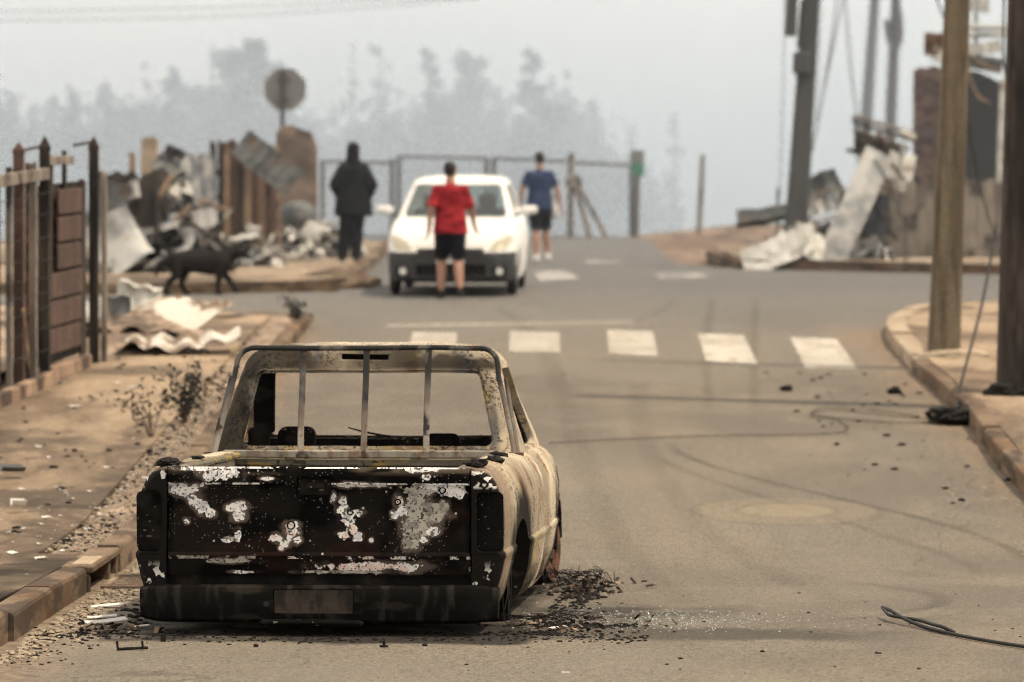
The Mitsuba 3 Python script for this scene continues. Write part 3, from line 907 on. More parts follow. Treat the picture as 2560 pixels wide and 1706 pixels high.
door_out = [(2.42, .10), (3.42, .10), (3.46, .35), (3.46, .80), (2.36, .80), (2.36, .35)]
door_gap = m3.CrossSection([np.array(door_out)]).offset(.007, m3.JoinType.Round)
fender = rest ^ cube(-2, 2, 3.60, 9, -1, 3)
cab_low = rest ^ cube(-2, 2, 2.205, 3.595, -1, 3)
doors = []
for s in (-1, 1):
    a = (.70, 1.2) if s > 0 else (-1.2, -.70)
    d = cab_low ^ side_prism(door_out, *a)
    gap = door_gap.extrude(a[1] - a[0]).transform(np.array([[0, 0, 1, a[0]], [1, 0, 0, 0], [0, 1, 0, 0]], float))
    cab_low = cab_low - gap
    doors.append(d)

tp('bed', bed, 'burnt_flank', label='soot streaked bare metal load bed')
for s, d in zip((-1, 1), doors):
    dk = tp('door', d, 'burnt_flank')
    hx = (.862 if s > 0 else -.862)
    tp('door_handle', tm(box((hx, 2.52, .585), (.028, .13, .03), bevel=.01)), 'soot', parent=dk, L=0)
tp('front_fenders', fender, 'burnt_flank')
# hood lid and nose
hood = []
for y in np.linspace(3.76, 4.60, 12):
    t = float(TOPY(y)) + .012
    hood.append([(x, y, t + .022 * (1 - (x / .66) ** 2) + (.004 if k == 0 else -.010)) for k, r in ((0, np.linspace(-.64, .64, 13)), (1, np.linspace(.64, -.64, 13))) for x in r])
tp('bonnet', mf(loft(hood)), 'burnt_flank')
tp('front_grille', cube(-.6, .6, 4.655, 4.70, .30, .50) - cube(-.57, .57, 4.68, 4.75, .33, .39) - cube(-.57, .57, 4.68, 4.75, .41, .47), 'soot')

# greenhouse: rounded plan sections from the belt line to the crown of the roof
ZB = [.735, .78, .90, 1.02, 1.13, 1.185, 1.218, 1.242, 1.257, 1.266, 1.270]
ZS = [.735, .78, .90, 1.02, 1.145, 1.215, 1.252, 1.279, 1.296, 1.306, 1.311]
Y0 = np.interp(ZB, [.735, .78, 1.13, 1.20, 1.242, 1.257, 1.266, 1.27], [2.212, 2.225, 2.345, 2.375, 2.41, 2.46, 2.55, 2.65])
Y1 = np.interp(ZB, [.735, .78, 1.13, 1.20, 1.242, 1.257, 1.266, 1.27], [3.86, 3.80, 3.30, 3.20, 3.13, 3.06, 2.97, 2.87])
HW = np.interp(ZB, [.735, .78, 1.13, 1.185, 1.218, 1.242, 1.257, 1.266, 1.27], [.800, .786, .668, .645, .618, .575, .50, .38, .25])


def plan(y0, y1, hw, r, z, n=10):
    out = []
    for cx, cy, a0 in ((hw - r, y1 - r, 0), (-hw + r, y1 - r, 90), (-hw + r, y0 + r, 180), (hw - r, y0 + r, 270)):
        for a in np.radians(np.linspace(a0, a0 + 90, n)):
            out.append((cx + r * math.cos(a), cy + r * math.sin(a), z))
    P = np.array(out)
    Q = np.vstack([P, P[:1]])
    keep = []
    for k in range(len(P)):
        keep.append(P[k])
        if k % n == n - 1:
            for f in np.linspace(0, 1, 14)[1:-1]: keep.append(P[k] * (1 - f) + Q[k + 1] * f)
    return keep


outer = mf(loft([plan(a, b, h, .10, z) for z, a, b, h in zip(ZS, Y0, Y1, HW)]))
inner = mf(loft([plan(a + .055, b - .05, h - .05, .07, z) for z, a, b, h in zip([.60] + ZS[:6] + [1.237, 1.258], np.r_[Y0[0], Y0[:6], Y0[6], Y0[6] + .05], np.r_[Y1[0], Y1[:6], Y1[6], Y1[6] - .06], np.r_[HW[0], HW[:6], HW[6] - .01, HW[6] - .08])]))
gh = outer - inner


def quad_prism_y(pts, y0, y1, r=.035):
    cs = m3.CrossSection([np.array(pts, float)]).offset(-r, m3.JoinType.Round).offset(r, m3.JoinType.Round, 2, 24)
    return cs.extrude(y1 - y0).transform(np.array([[1, 0, 0, 0], [0, 0, -1, y1], [0, 1, 0, 0]], float))


rear_win = quad_prism_y([(-.652, .772), (.652, .772), (.570, 1.168), (-.570, 1.168)], 1.9, 2.75)
wind = quad_prism_y([(-.690, .80), (.690, .80), (.585, 1.195), (-.585, 1.195)], 2.85, 4.2)
gh = gh - rear_win - wind
side_poly = [(2.50, .775), (3.48, .775), (3.16, 1.178), (2.60, 1.178)]
for s in (-1, 1):
    cs = m3.CrossSection([np.array(side_poly)]).offset(-.03, m3.JoinType.Round).offset(.03, m3.JoinType.Round, 2, 20)
    a = (.3, 1.2) if s > 0 else (-1.2, -.3)
    gh = gh - cs.extrude(a[1] - a[0]).transform(np.array([[0, 0, 1, a[0]], [1, 0, 0, 0], [0, 1, 0, 0]], float))
    # drip groove and the door's upper seam
    for line in ([(2.50, .76), (2.575, 1.17)], ):
        (ya, za), (yb, zb) = line
        hwa, hwb = .792, .652
        cut = m3.Manifold.hull_points(np.array([(s * (hwa + e), ya + f, za) for e in (-.014, .03) for f in (-.006, .006)] + [(s * (hwb + e), yb + f, zb) for e in (-.014, .03) for f in (-.006, .006)]))
        gh = gh - cut
gh = gh - rbox(-.148, .095, 1.222, 1.250, .006, 2.2, 2.50)     # hole of the high brake lamp
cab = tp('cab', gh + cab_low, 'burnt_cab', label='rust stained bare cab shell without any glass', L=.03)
# window rubber lip of the rear opening
lip = quad_prism_y([(-.664, .761), (.664, .761), (.580, 1.179), (-.580, 1.179)], 0, .022) - quad_prism_y([(-.640, .786), (.640, .786), (.558, 1.154), (-.558, 1.154)], -.1, .1)
lip = lip.warp_batch(lambda v: np.c_[v[:, 0], v[:, 1] + np.interp(v[:, 2], [.735, .78, 1.145, 1.215], [2.222, 2.238, 2.358, 2.388]), v[:, 2]])
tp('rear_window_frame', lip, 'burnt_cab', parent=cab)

# tailgate: a rolled profile swept across
prof = [(.050, .270), (.012, .272), (.006, .300), (.003, .338), (-.006, .350), (-.008, .358), (-.004, .366), (.008, .374), (.011, .45), (.012, .55), (.011, .655), (.006, .670), (-.004, .678), (-.006, .688), (-.004, .720), (.002, .742), (.014, .753), (.030, .756), (.046, .752), (.050, .742)]
secs = []
for x in np.linspace(-.6815, .6815, 61):
    e = np.clip((abs(x) - .655) / .027, 0, 1)
    secs.append([(x, y + .012 * e * e * (y < .03), z) for y, z in prof])
tg = mf(loft(secs))
tg = tg - rbox(-.10, .07, .612, .712, .012, -.02, .019)
gate = tp('tailgate', tg, 'burnt_tail', label='charred black tailgate with flaking white and pink patches', L=.03)
tp('latch', rbox(-.088, .058, .625, .700, .01, .012, .022) + rbox(-.055, .025, .655, .682, .006, .0, .016), 'soot', parent=gate, dents=True)
for x, z, r in ((-.125, .492, .017), (.143, .553, .012), (.36, .60, .012), (.56, .655, .013)):    # empty badge holes
    tp('badge_hole', tm(place(trimesh.creation.torus(r, .003, 20, 8), (x, .009, z), rx=90)), 'soot', parent=gate, L=0)

# bed inner walls and front board seen over the gate
tp('bed_front_wall', cube(-.654, .654, 2.100, 2.139, .33, .722) + cube(-.654, .654, 2.075, 2.10, .695, .722), 'burnt_bed', L=.05)
for s in (-1, 1):
    x = .64 * s
    tp('bed_rail', tm(box((x, 1.08, .742), (.045, 2.0, .028), bevel=.008)), 'burnt_bed', L=.06)
tp('bed_floor', cube(-.654, .654, .06, 2.09, .31, .345), 'soot', L=.2)
# tail lamp sockets' backs stay as soot black tin
for s in (-1, 1):
    tp('tail_lamp_socket', rbox(*((.716, .832) if s > 0 else (-.832, -.716)), .379, .644, .026, .042, .051), 'soot')

# rear bumper
bp = [(.03, .225), (-.055, .228), (-.088, .216), (-.096, .19), (-.094, .12), (-.082, .075), (-.05, .058), (.02, .06)]
secs = []
for x in np.linspace(-.81, .81, 65):
    a = np.clip((abs(x) - .66) / .135, 0, 1)
    secs.append([(x, y + .085 * a ** 2.2, .142 + (z - .142) * (1 - .16 * a ** 3)) for y, z in bp])
bm = mf(loft(secs)) - rbox(-.195, .172, .098, .212, .012, -.14, -.078)
bump = tp('rear_bumper', bm, 'bumper_soot', label='sagging soot black steel bumper')
tp('plate_recess', rbox(-.19, .167, .102, .208, .01, -.082, -.074), 'plate_tin', parent=bump)
tp('step_bar', tm(box((-.02, -.085, .060), (.47, .06, .030), bevel=.012)), 'soot', parent=bump, L=.05)
for x, z, y in ((-.225, .145, -.094), (-.02, .125, -.080), (-.02, .150, -.080)):
    tp('bolt_hole', place(trimesh.creation.cylinder(.013, .006, sections=18), (x, y, z), rx=90), 'rubber', parent=bump, L=0)

# headboard rack behind the cab
rk_ = thing('guard_rack', 'scorched steel guard rack with three uprights, bolted behind the burnt cab', 'rack')
yb, yt = 2.085, 2.30


def rack_pt(x, z):
    return np.array([x, np.interp(z, [.75, 1.28], [yb, yt - .06]), z])


frame = [rack_pt(-.758, .750), rack_pt(-.735, .86), rack_pt(-.703, 1.00), rack_pt(-.672, 1.14), rack_pt(-.665, 1.20)]
for a in np.linspace(10, 80, 5): frame.append(rack_pt(-.665 + .085 - .085 * math.cos(math.radians(a)), 1.198 + .085 * math.sin(math.radians(a))))
frame += [rack_pt(x, 1.283) for x in np.linspace(-.575, .575, 16)]
frame += [np.array([-p[0], p[1], p[2]]) for p in frame[:10][::-1]]


def rk(name, m, bs='rack_paint', L=.03):
    part(rk_, name, truck_world(fine(m, L) if L else m, True), bs, 34)


rk('hoop', tube(frame, .0135, 10), L=0)
for x in (-.322, -.003, .312):
    rk('upright', tm(box(((x, (yb + yt - .06) / 2 + .006, 1.018)), (.031, .016, .535), rx=-math.degrees(math.atan2(yt - .06 - yb, .53)) * 1.0, bevel=.004)), L=.03)
rk('bottom_rail', tm(box((0, yb - .012, .750), (1.42, .034, .038), bevel=.005)), L=.03)
for s in (-1, 1):
    rk('stay', tube([(s * .775, yb + .03, .745), (s * .70, yt - .02, 1.13)], [.013, .011], 8), L=0)
    rk('foot_plate', tm(box((s * .765, yb + .0, .752), (.075, .10, .014))), 'rust', L=0)

# what the fire left inside
for sx in (-.41, .345):
    k = tp('seat', rbox(sx - .20, sx + .20, .22, .735, .06, 2.66, 2.78), 'soot')
    tp('head_rest', rbox(sx - .095, sx + .095, .715, .872 if sx < 0 else .838, .045, 2.66, 2.74), 'soot', parent=k)
tp('dashboard', cube(-.70, .70, 3.42, 3.62, .62, .790), 'soot', L=.06)
rng = np.random.default_rng(5)
for k in range(26):
    x = rng.uniform(-.66, .66)
    if k % 2: continue
    tp('dash_debris', lump((x, 3.5 + rng.uniform(-.05, .08), .792), (rng.uniform(.02, .07), .03, rng.uniform(.008, .022)), k, .4, 1), 'soot', L=0)
for x0 in (-.22,):
    tp('wiper_arm', tube([(x0 - .02, 3.62, .845), (x0 + .06, 3.64, .822), (x0 + .17, 3.66, .800), (x0 + .26, 3.68, .792), (x0 + .42, 3.70, .79)], [.004, .006, .008, .007, .005], 6), 'soot', L=0)
tp('door_trim', (rbox(-.668, -.562, .83, 1.17, .02, 2.98, 3.04) + rbox(-.70, -.59, .58, .86, .03, 2.98, 3.04)), 'soot', label='charred panel hanging inside the cab')

# wheels: bare rims, the tyres burnt away
for s in (-1, 1):
    for cy, nm in ((1.0, 0), (3.72, 1)):
        x = (.765 if nm and s > 0 else .70) * s
        turn = 12 if nm else 0
        zc = .19 - .02 if not nm else .185
        w = tp('wheel', place(tube([(-.085, 0, 0), (-.08, 0, 0), (.08, 0, 0), (.085, 0, 0)], [.185, .20, .20, .185], 36), (x, cy, zc), rz=-turn), 'soot', L=0, dents=False)
        tp('rim', place(trimesh.creation.annulus(.085, .168, .10, 32), (x + s * .052, cy, zc), ry=90, rz=-turn), 'rust' if nm else 'soot', parent=w, L=0, dents=False)
        tp('hub', place(trimesh.creation.cylinder(.05, .20, sections=20), (x, cy, zc), ry=90, rz=-turn), 'rust' if nm else 'soot', parent=w, L=0, dents=False)
tp('rear_axle', tm(cyl_x(-.62, .62, 1.0, .165, .045, 20)), 'soot', L=0)
# torn inner arch liner and the mirror stump on the right
tp('bent_flap', solid_sheet(np.array([[(.800 + .02 * math.sin(b * 3), .60 + .10 * a - .02 * b, .34 - .26 * b * (1 - .3 * a)) for b in np.linspace(0, 1, 8)] for a in np.linspace(0, 1, 5)]), .004), 'burnt_flank', L=0)
tp('torn_trim', tm(box((.885, 3.60, .44), (.03, .12, .11), rx=12, ry=8, bevel=.01)), 'soot', label='scorched trim block torn from the wing')
tp('arch_liner', tube([(.885, 3.72 + .34 * math.cos(a), .12 + .34 * math.sin(a)) for a in np.radians(np.linspace(20, 165, 16))], .018, 6), 'soot', L=0)
# rubbish lying along the bed rails
for k, (x, y, z, s1) in enumerate(((-.70, .10, .772, .05), (-.72, .30, .770, .035), (-.68, .9, .768, .03), (.70, .12, .772, .045), (.74, .9, .765, .04), (.72, 1.5, .765, .035), (.69, 1.72, .765, .03), (.73, .18, .770, .03))):
    tp('burnt_lump', lump((x, y, z), (s1, s1 * 1.2, s1 * .45), 40 + k, .5, 2), 'charcoal', L=0)
# ------------------------------------------------------------------ people
def ell(p, r):
    return (np.array(p, float), np.broadcast_to(np.asarray(r, float), 3))


SPH = np.array(trimesh.creation.icosphere(subdivisions=2).vertices)


def hullb(a, b):
    return m3.Manifold.hull_points(np.vstack([SPH * a[1] + a[0], SPH * b[1] + b[0]]))


def union(ms):
    return m3.Manifold.batch_boolean(ms, m3.OpType.Add)


def skin_mesh(m, L=.02, it=6):
    m = tm(m.refine_to_length(L))
    m = trimesh.Trimesh(m.vertices, m.faces, process=True)
    if it: trimesh.smoothing.filter_taubin(m, lamb=.5, nu=.52, iterations=it)
    return m


def hand(w, d, side, fwd):
    """Palm, four bent fingers and a thumb hanging from the wrist w along d."""
    d = d / np.linalg.norm(d)
    f = fwd - d * (fwd @ d); f /= np.linalg.norm(f)            # towards the thumb side
    n = np.cross(d, f) * side                                   # palm normal, towards the body
    out = [hullb(ell(w, .026), ell(w + d * .085 + f * .008, (.022, .036, .030)))]
    for k in range(4):
        L = (.075, .085, .08, .062)[k]
        b = w + d * .085 + f * (.030 - .020 * k)
        m = b + d * L * .55 + n * .006
        e = m + d * L * .36 + n * .028
        out += [hullb(ell(b, .0095), ell(m, .009)), hullb(ell(m, .009), ell(e, .0078))]
    b = w + d * .03 + f * .028
    m = b + d * .035 + f * .024
    out += [hullb(ell(b, .013), ell(m, .0105)), hullb(ell(m, .0105), ell(m + d * .034 + n * .008, .009))]
    return out


def person(key, X, Y, base, h, P, look):
    """P: joints of a 1.75 m figure facing +y: elbow, wrist, knee, ankle for left (l) and right (r)."""
    k = h / 1.75
    hd = np.array([0, .012, 1.645])
    yaw = math.radians(P.get('head', 0))
    R = rot(0, 0, -P.get('head', 0))
    sh = {s: np.array([s * P.get('shx', .172), -.005, P.get('shz', 1.388)]) for s in (-1, 1)}
    el = {-1: np.array(P['el'], float), 1: np.array(P['er'], float)}
    wr = {-1: np.array(P['wl'], float), 1: np.array(P['wr'], float)}
    hp = {s: np.array([s * .088, 0, .93]) for s in (-1, 1)}
    kn = {-1: np.array(P['kl'], float), 1: np.array(P['kr'], float)}
    an = {-1: np.array(P['al'], float), 1: np.array(P['ar'], float)}
    wd = P.get('wide', 1.0)
    B = []
    tr = [(ell((-.075, 0, .93), (.105, .115, .10)), ell((.075, 0, .93), (.105, .115, .10))), (ell((0, 0, .96), (.165 * wd, .115, .10)), ell((0, .005, 1.12), (.148 * wd, .105, .10))),
          (ell((0, .005, 1.12), (.148 * wd, .105, .10)), ell((0, 0, 1.33), (.172 * wd, .118, .10)))] + [(ell((s * .05, 0, 1.365), (.09, .09, .07)), ell(sh[s], .056)) for s in (-1, 1)]
    B += [hullb(*b) for b in tr]
    B += [hullb(ell((0, -.01, 1.42), (.075, .07, .05)), ell((0, .005, 1.56), (.054, .056, .04)))]
    head = [hullb(ell((0, .0, .02), (.074, .088, .088)), ell((0, .012, -.045), (.058, .072, .07))), hullb(ell((0, .09, -.005), (.012, .012, .02)), ell((0, .108, -.022), (.014, .014, .012))),
            hullb(ell((0, .06, -.085), (.032, .03, .022)), ell((0, .03, -.06), (.05, .05, .04))), hullb(ell((-.028, .082, -.055), .010), ell((.028, .082, -.055), .010)),
            hullb(ell((-.05, .065, .022), .014), ell((.05, .065, .022), .014))]
    for s in (-1, 1): head += [hullb(ell((s * .074, -.008, .012), (.010, .018, .022)), ell((s * .072, -.002, -.022), (.008, .012, .014)))]
    head = union(head).transform(np.c_[R, hd])
    B.append(head)
    for s in (-1, 1):
        B += [hullb(ell(sh[s], .056), ell(el[s], .041)), hullb(ell(el[s], .041), ell(wr[s], .028))]
        B += hand(wr[s], wr[s] - el[s], s, np.array([0, 1.0, 0]))
        B += [hullb(ell(hp[s], (.092, .10, .10)), ell(kn[s], (.060, .064, .06)))]
        calf = kn[s] * .7 + an[s] * .3 + np.array([0, -.016, 0])
        B += [hullb(ell(kn[s], (.058, .060, .06)), ell(calf, (.062, .066, .06))), hullb(ell(calf, (.062, .066, .06)), ell(an[s], .041))]
    M = lambda m: place(m, (X, Y, base), s=k, rz=P.get('rz', 0))
    part(key, 'body', M(skin_mesh(union(B), .022, 5)), 'skin', True)
    for s in (-1, 1):                                          # eyes
        part(key, 'eye', M(place(trimesh.creation.icosphere(2, .011), hd + R @ np.array([s * .03, .081, .006]))), 'white_cloth', True)
    # hair: a cap a little outside the skull, open at the face
    cap = hullb(ell((0, -.012, .032), (.083, .092, .088)), ell((0, -.028, -.02), (.070, .070, .060))) - m3.Manifold.cube([.3, .2, .26]).translate([-.15, .048, -.18])
    if P.get('hood'): cap = hullb(ell((0, -.035, -.21), (.135, .10, .05)), ell((0, -.03, -.09), (.095, .10, .05))) + hullb(ell((0, -.012, .025), (.098, .108, .108)), ell((0, -.03, -.09), (.098, .10, .07))) - m3.Manifold.cube([.13, .2, .20]).translate([-.065, .055, -.13])
    hm = skin_mesh(cap.transform(np.c_[R, hd]), .018, 3)
    if not P.get('hood'):
        v = np.array(hm.vertices); v += .010 * (meshkit.fbm(v * 38, 3, 5)[:, None] - .45) * (v - hd) / .09
        hm = trimesh.Trimesh(v, hm.faces, process=False)
    part(key, 'hood' if P.get('hood') else 'hair', M(hm), look['hair'], True)
    # upper garment
    g = P.get('loose', .018)
    hem = P.get('hem', .84)
    top = [hullb((b[0][0], b[0][1] + g), (b[1][0], b[1][1] + g)) for b in tr[1:]]
    top += [hullb(ell((0, 0, hem - .05), (.190 * wd + g, .145 + g, .08)), ell((0, 0, 1.08), (.160 * wd + g, .11 + g, .08)))]
    top += [hullb(ell((0, -.01, 1.38), (.115 + g / 2, .085, .05)), ell((0, -.008, 1.475), (.066, .066, .02)))]
    top = union(top).trim_by_plane([0, 0, 1], hem)
    sl = P.get('sleeve', .62)
    arms = []
    for s in (-1, 1):
        a, b = sh[s], el[s]
        if sl <= 1:
            e = a + (b - a) * sl
            t = (b - a) / np.linalg.norm(b - a)
            m = hullb(ell(a, .046 + g), ell(a + (b - a) * (sl + .25), .050 + g)).trim_by_plane((-t).tolist(), float(-t @ e))
            arms.append(m)
        else:
            arms += [hullb(ell(a, .056 + g), ell(b, .052 + g)), hullb(ell(b, .052 + g), ell(wr[s], .034 + g))]
    shirt = skin_mesh(union([top] + arms), .022, 4)
    v = np.array(shirt.vertices)
    nn = np.array(shirt.vertex_normals)
    v += nn * (.010 * (meshkit.fbm(v * np.array([9, 9, 5.0]), 3, 6) - .5))[:, None]
    part(key, look['top_name'], M(trimesh.Trimesh(v, shirt.faces, process=False)), look['top'], True)
    # lower garment
    lg = []
    cut = P.get('cut', .50)
    for s in (-1, 1):
        w0, w1 = (.030, .036) if cut > .3 else (.028, .040)
        lg.append(hullb(ell(hp[s], np.array((.092, .10, .10)) + w0), ell(kn[s], np.array((.055, .06, .06)) + w1)))
        if cut < .4: lg.append(hullb(ell(kn[s], .058 + w1), ell(an[s], .042 + w1)))
    lg.append(hullb(ell((-.075, 0, .93), (.125, .135, .11)), ell((.075, 0, .93), (.125, .135, .11))))
    low = union(lg).trim_by_plane([0, 0, 1], cut).trim_by_plane([0, 0, -1], -(hem + .05))
    part(key, look['low_name'], M(skin_mesh(low, .022, 4)), look['low'], True)
    for s in (-1, 1):                                          # shoes and socks
        a = an[s]
        toe = math.radians(8 * s)
        t = np.array([math.sin(toe), math.cos(toe), 0])
        z = a[2] - .075
        pts = [hullb(ell((a[0], a[1], z) - t * .05 + (0, 0, .040), (.036, .036, .040)), ell((a[0], a[1], z) + t * .13 + (0, 0, .028), (.044, .048, .028))), hullb(ell((a[0], a[1], z + .045) - t * .03, .04), ell((a[0], a[1], z + .07), .042))]
        sk = part(key, 'shoe', M(skin_mesh(union(pts).trim_by_plane([0, 0, 1], float(z)), .02, 2)), look['shoe'], True)
        if cut > .3: part(key, 'sock', M(skin_mesh(hullb(ell(a, .042), ell(a * .68 + kn[s] * .32, (.053, .056, .02))).trim_by_plane([0, 0, -1], -float(a[2] + .11)), .02, 2)), look['sock'], True)


p1 = ground(1126, 749)
red_man = thing('person', 'person in red checked shirt and black shorts walking towards the white car', 'person')
person(red_man, p1[0], p1[1], ZC(p1[1]), 1.70, dict(el=(-.250, -.10, 1.16), er=(.262, .03, 1.15), wl=(-.275, -.03, .92), wr=(.318, .20, .96), kl=(-.105, .11, .51), kr=(.095, -.01, .50), al=(-.115, .06, .085), ar=(.115, -.17, .115), head=30, rz=4, sleeve=.93, wide=1.12, hem=.84, loose=.022, cut=.505),
       dict(hair='hair', top='red_cloth', top_name='shirt', low='shorts_cloth', low_name='shorts', shoe='rubber', sock='black_cloth'))
p2 = ground(884, 656, .135)
black_man = thing('person', 'person in black hooded jacket and dark trousers standing on the far pavement', 'person')
person(black_man, p2[0], p2[1], ZC(p2[1]) + .135, 1.78, dict(el=(-.262, -.03, 1.14), er=(.262, -.03, 1.13), wl=(-.20, .16, .98), wr=(.20, .17, .98), kl=(-.125, .03, .50), kr=(.05, .0, .50), al=(-.165, .02, .085), ar=(.035, -.02, .085), head=20, sleeve=2, wide=1.30, hem=.68, loose=.046, shx=.140, shz=1.365, cut=.07, hood=True),
       dict(hair='black_cloth', top='jacket_cloth', top_name='jacket', low='black_cloth', low_name='trousers', shoe='rubber', sock='black_cloth'))
p3 = ground(1349, 657)
navy_man = thing('person', 'person in navy T-shirt and dark shorts with white socks walking beyond the car', 'person')
person(navy_man, p3[0], p3[1], ZC(p3[1]), 1.76, dict(el=(-.285, -.04, 1.15), er=(.285, -.01, 1.14), wl=(-.30, .0, .90), wr=(.325, .04, .90), kl=(-.055, -.02, .50), kr=(.095, .12, .52), al=(-.05, -.13, .085), ar=(.13, .13, .12), head=-4, sleeve=.7, wide=1.08, hem=.84, loose=.02, cut=.52),
       dict(hair='hair', top='navy_cloth', top_name='shirt', low='shorts_cloth', low_name='shorts', shoe='white_cloth', sock='white_cloth'))
bag = thing('cloth_bundle', 'white cloth bundle hanging from the right hand of the person in navy', 'cloth')
put(bag, place(lump((0, 0, 0), (.075, .06, .20), 17, .22, 3), (p3[0] + .235, p3[1] + .05, ZC(p3[1]) + .88), ry=-6), 'white_cloth', True)

# ------------------------------------------------------------------ the dog, walking to the right
dg = ground(515, 738)
dog = thing('dog', 'black dog walking across the far side street with lowered head', 'dog')
D_ = [((-.40, 0, .445), (.115, .10, .13)), ((-.15, 0, .43), (.125, .115, .135)), ((.12, 0, .42), (.135, .125, .165)), ((.26, 0, .45), (.115, .105, .15))]
DB = [hullb(ell(*D_[k]), ell(*D_[k + 1])) for k in range(3)]
DB += [hullb(ell((.26, 0, .47), (.10, .085, .115)), ell((.43, .02, .545), (.072, .065, .078))), hullb(ell((.43, .02, .545), (.082, .075, .080)), ell((.50, .025, .55), (.070, .066, .070))),
       hullb(ell((.50, .025, .535), (.05, .045, .048)), ell((.615, .03, .505), (.030, .028, .030))), hullb(ell((.44, -.045, .61), (.028, .016, .02)), ell((.41, -.062, .565), (.024, .012, .03))), hullb(ell((.44, .085, .61), (.028, .016, .02)), ell((.41, .10, .565), (.024, .012, .03)))]
DB += [hullb(ell((-.46, 0, .48), .035), ell((-.56, .01, .40), .030)), hullb(ell((-.56, .01, .40), .032), ell((-.62, .02, .27), .024))]


def leg(js, rs):
    return [hullb(ell(js[k], rs[k]), ell(js[k + 1], rs[k + 1])) for k in range(len(js) - 1)]


DB += leg([(-.38, -.075, .43), (-.36, -.085, .27), (-.47, -.085, .16), (-.50, -.085, .03), (-.465, -.085, .018)], [(.105, .062, .125), .060, .036, .030, .030])
DB += leg([(-.38, .075, .43), (-.24, .08, .28), (-.29, .08, .16), (-.235, .08, .03), (-.19, .08, .018)], [(.105, .062, .125), .060, .036, .030, .030])
DB += leg([(.22, -.085, .42), (.20, -.085, .26), (.185, -.085, .14), (.175, -.085, .03), (.215, -.085, .018)], [(.085, .06, .115), .052, .036, .030, .030])
DB += leg([(.22, .085, .42), (.28, .085, .27), (.37, .085, .17), (.415, .085, .065), (.45, .085, .045)], [(.085, .06, .115), .052, .036, .030, .030])
dm = skin_mesh(union(DB), .022, 5)
v = np.array(dm.vertices); v += np.array(dm.vertex_normals) * (.014 * (meshkit.fbm(v * np.array([16, 16, 16.0]), 3, 4) - .5))[:, None]
put(dog, place(trimesh.Trimesh(v, dm.faces, process=False), (dg[0] - .03, dg[1], ZC(dg[1]) + .0), rz=8, s=.97), 'dog_fur', True)

# ------------------------------------------------------------------ the white hatchback
car = thing('car', 'white hatchback with dark unpainted front bumper parked facing the crossing', 'car')
CY0 = 50.35
CX0 = -.775


def car_world(m):
    m = tm(m)
    v = np.array(m.vertices) @ rot(0, 0, -2.6).T
    v = v + (CX0, CY0, 0)
    sl = (ZC(CY0 + 3.3) - ZC(CY0 + .7)) / 2.6
    v[:, 2] += ZC(CY0 + .7) + (v[:, 1] - CY0 - .7) * sl
    return trimesh.Trimesh(v, m.faces, process=False)


def cp(name, m, bs, smooth=34, parent=None, label=None, L=.05):
    return part(parent or car, name, car_world(fine(m, L) if L else m), bs, smooth, label)


CW = PchipInterpolator([0, .05, .18, .45, .9, 1.6, 3.2, 3.8, 3.95], [.56, .66, .76, .825, .842, .845, .842, .80, .72])
CT = PchipInterpolator([0, .05, .15, .35, .7, 1.05, 1.3, 3.3, 3.8, 3.95], [.56, .62, .70, .80, .90, .965, .985, 1.0, .97, .85])
CB = PchipInterpolator([0, .2, .5, 3.5, 3.95], [.24, .185, .17, .18, .30])


def car_section(y):
    w, t, b = float(CW(y)), float(CT(y)), float(CB(y))
    m = b + (t - b) * .55
    prof = [(w - .10, b), (w - .05, b + .02), (w - .025, b + .10), (w - .008, b + .22), (w, m), (w - .015, m + (t - m) * .5), (w - .05, t - .055), (w - .10, t - .02), (w - .20, t), (w - .42, t + .018), (.12, t + .028)]
    return [(x, y, z) for x, z in prof] + [(-x, y, z) for x, z in reversed(prof)]


cb = mf(loft([car_section(y) for y in np.r_[0, .02, .05, .10, .16, .24, np.arange(.35, 3.8, .16), 3.85, 3.92, 3.95]]))
for cy in (.78, 3.22):
    for s in (-1, 1):
        cb = cb - cyl_x(.60 if s > 0 else -1.0, 1.0 if s > 0 else -.60, cy, .295, .325)
cb = cb - cube(-.70, .70, 1.25, 3.6, .35, 1.2)


def cplan(y0, y1, hw, r, z): return plan(y0, y1, hw, r, z)


cz = [.94, 1.00, 1.15, 1.30, 1.40, 1.45, 1.48, 1.495, 1.50]
cy0 = np.interp(cz, [.94, 1.0, 1.40, 1.45, 1.48, 1.50], [.96, 1.08, 1.78, 1.90, 2.05, 2.35])
cy1 = np.interp(cz, [.94, 1.0, 1.40, 1.45, 1.48, 1.50], [3.86, 3.82, 3.60, 3.52, 3.40, 3.10])
ch = np.interp(cz, [.94, 1.0, 1.40, 1.45, 1.48, 1.50], [.755, .74, .600, .565, .49, .30])
co = mf(loft([cplan(a, b, h, .16, z) for z, a, b, h in zip(cz, cy0, cy1, ch)]))
ci = mf(loft([cplan(a + .06, b - .05, h - .05, .12, z) for z, a, b, h in zip([.7] + cz[:5] + [1.435], np.r_[cy0[0], cy0[:5], cy0[5]], np.r_[cy1[0], cy1[:5], cy1[5]], np.r_[ch[0], ch[:5], ch[5] - .05])]))
cg = co - ci
cws = quad_prism_y([(-.665, .985), (.665, .985), (.545, 1.392), (-.545, 1.392)], .5, 2.4, .05)
crw = quad_prism_y([(-.60, 1.04), (.60, 1.04), (.50, 1.37), (-.50, 1.37)], 3.2, 4.4, .05)
cg = cg - cws - crw
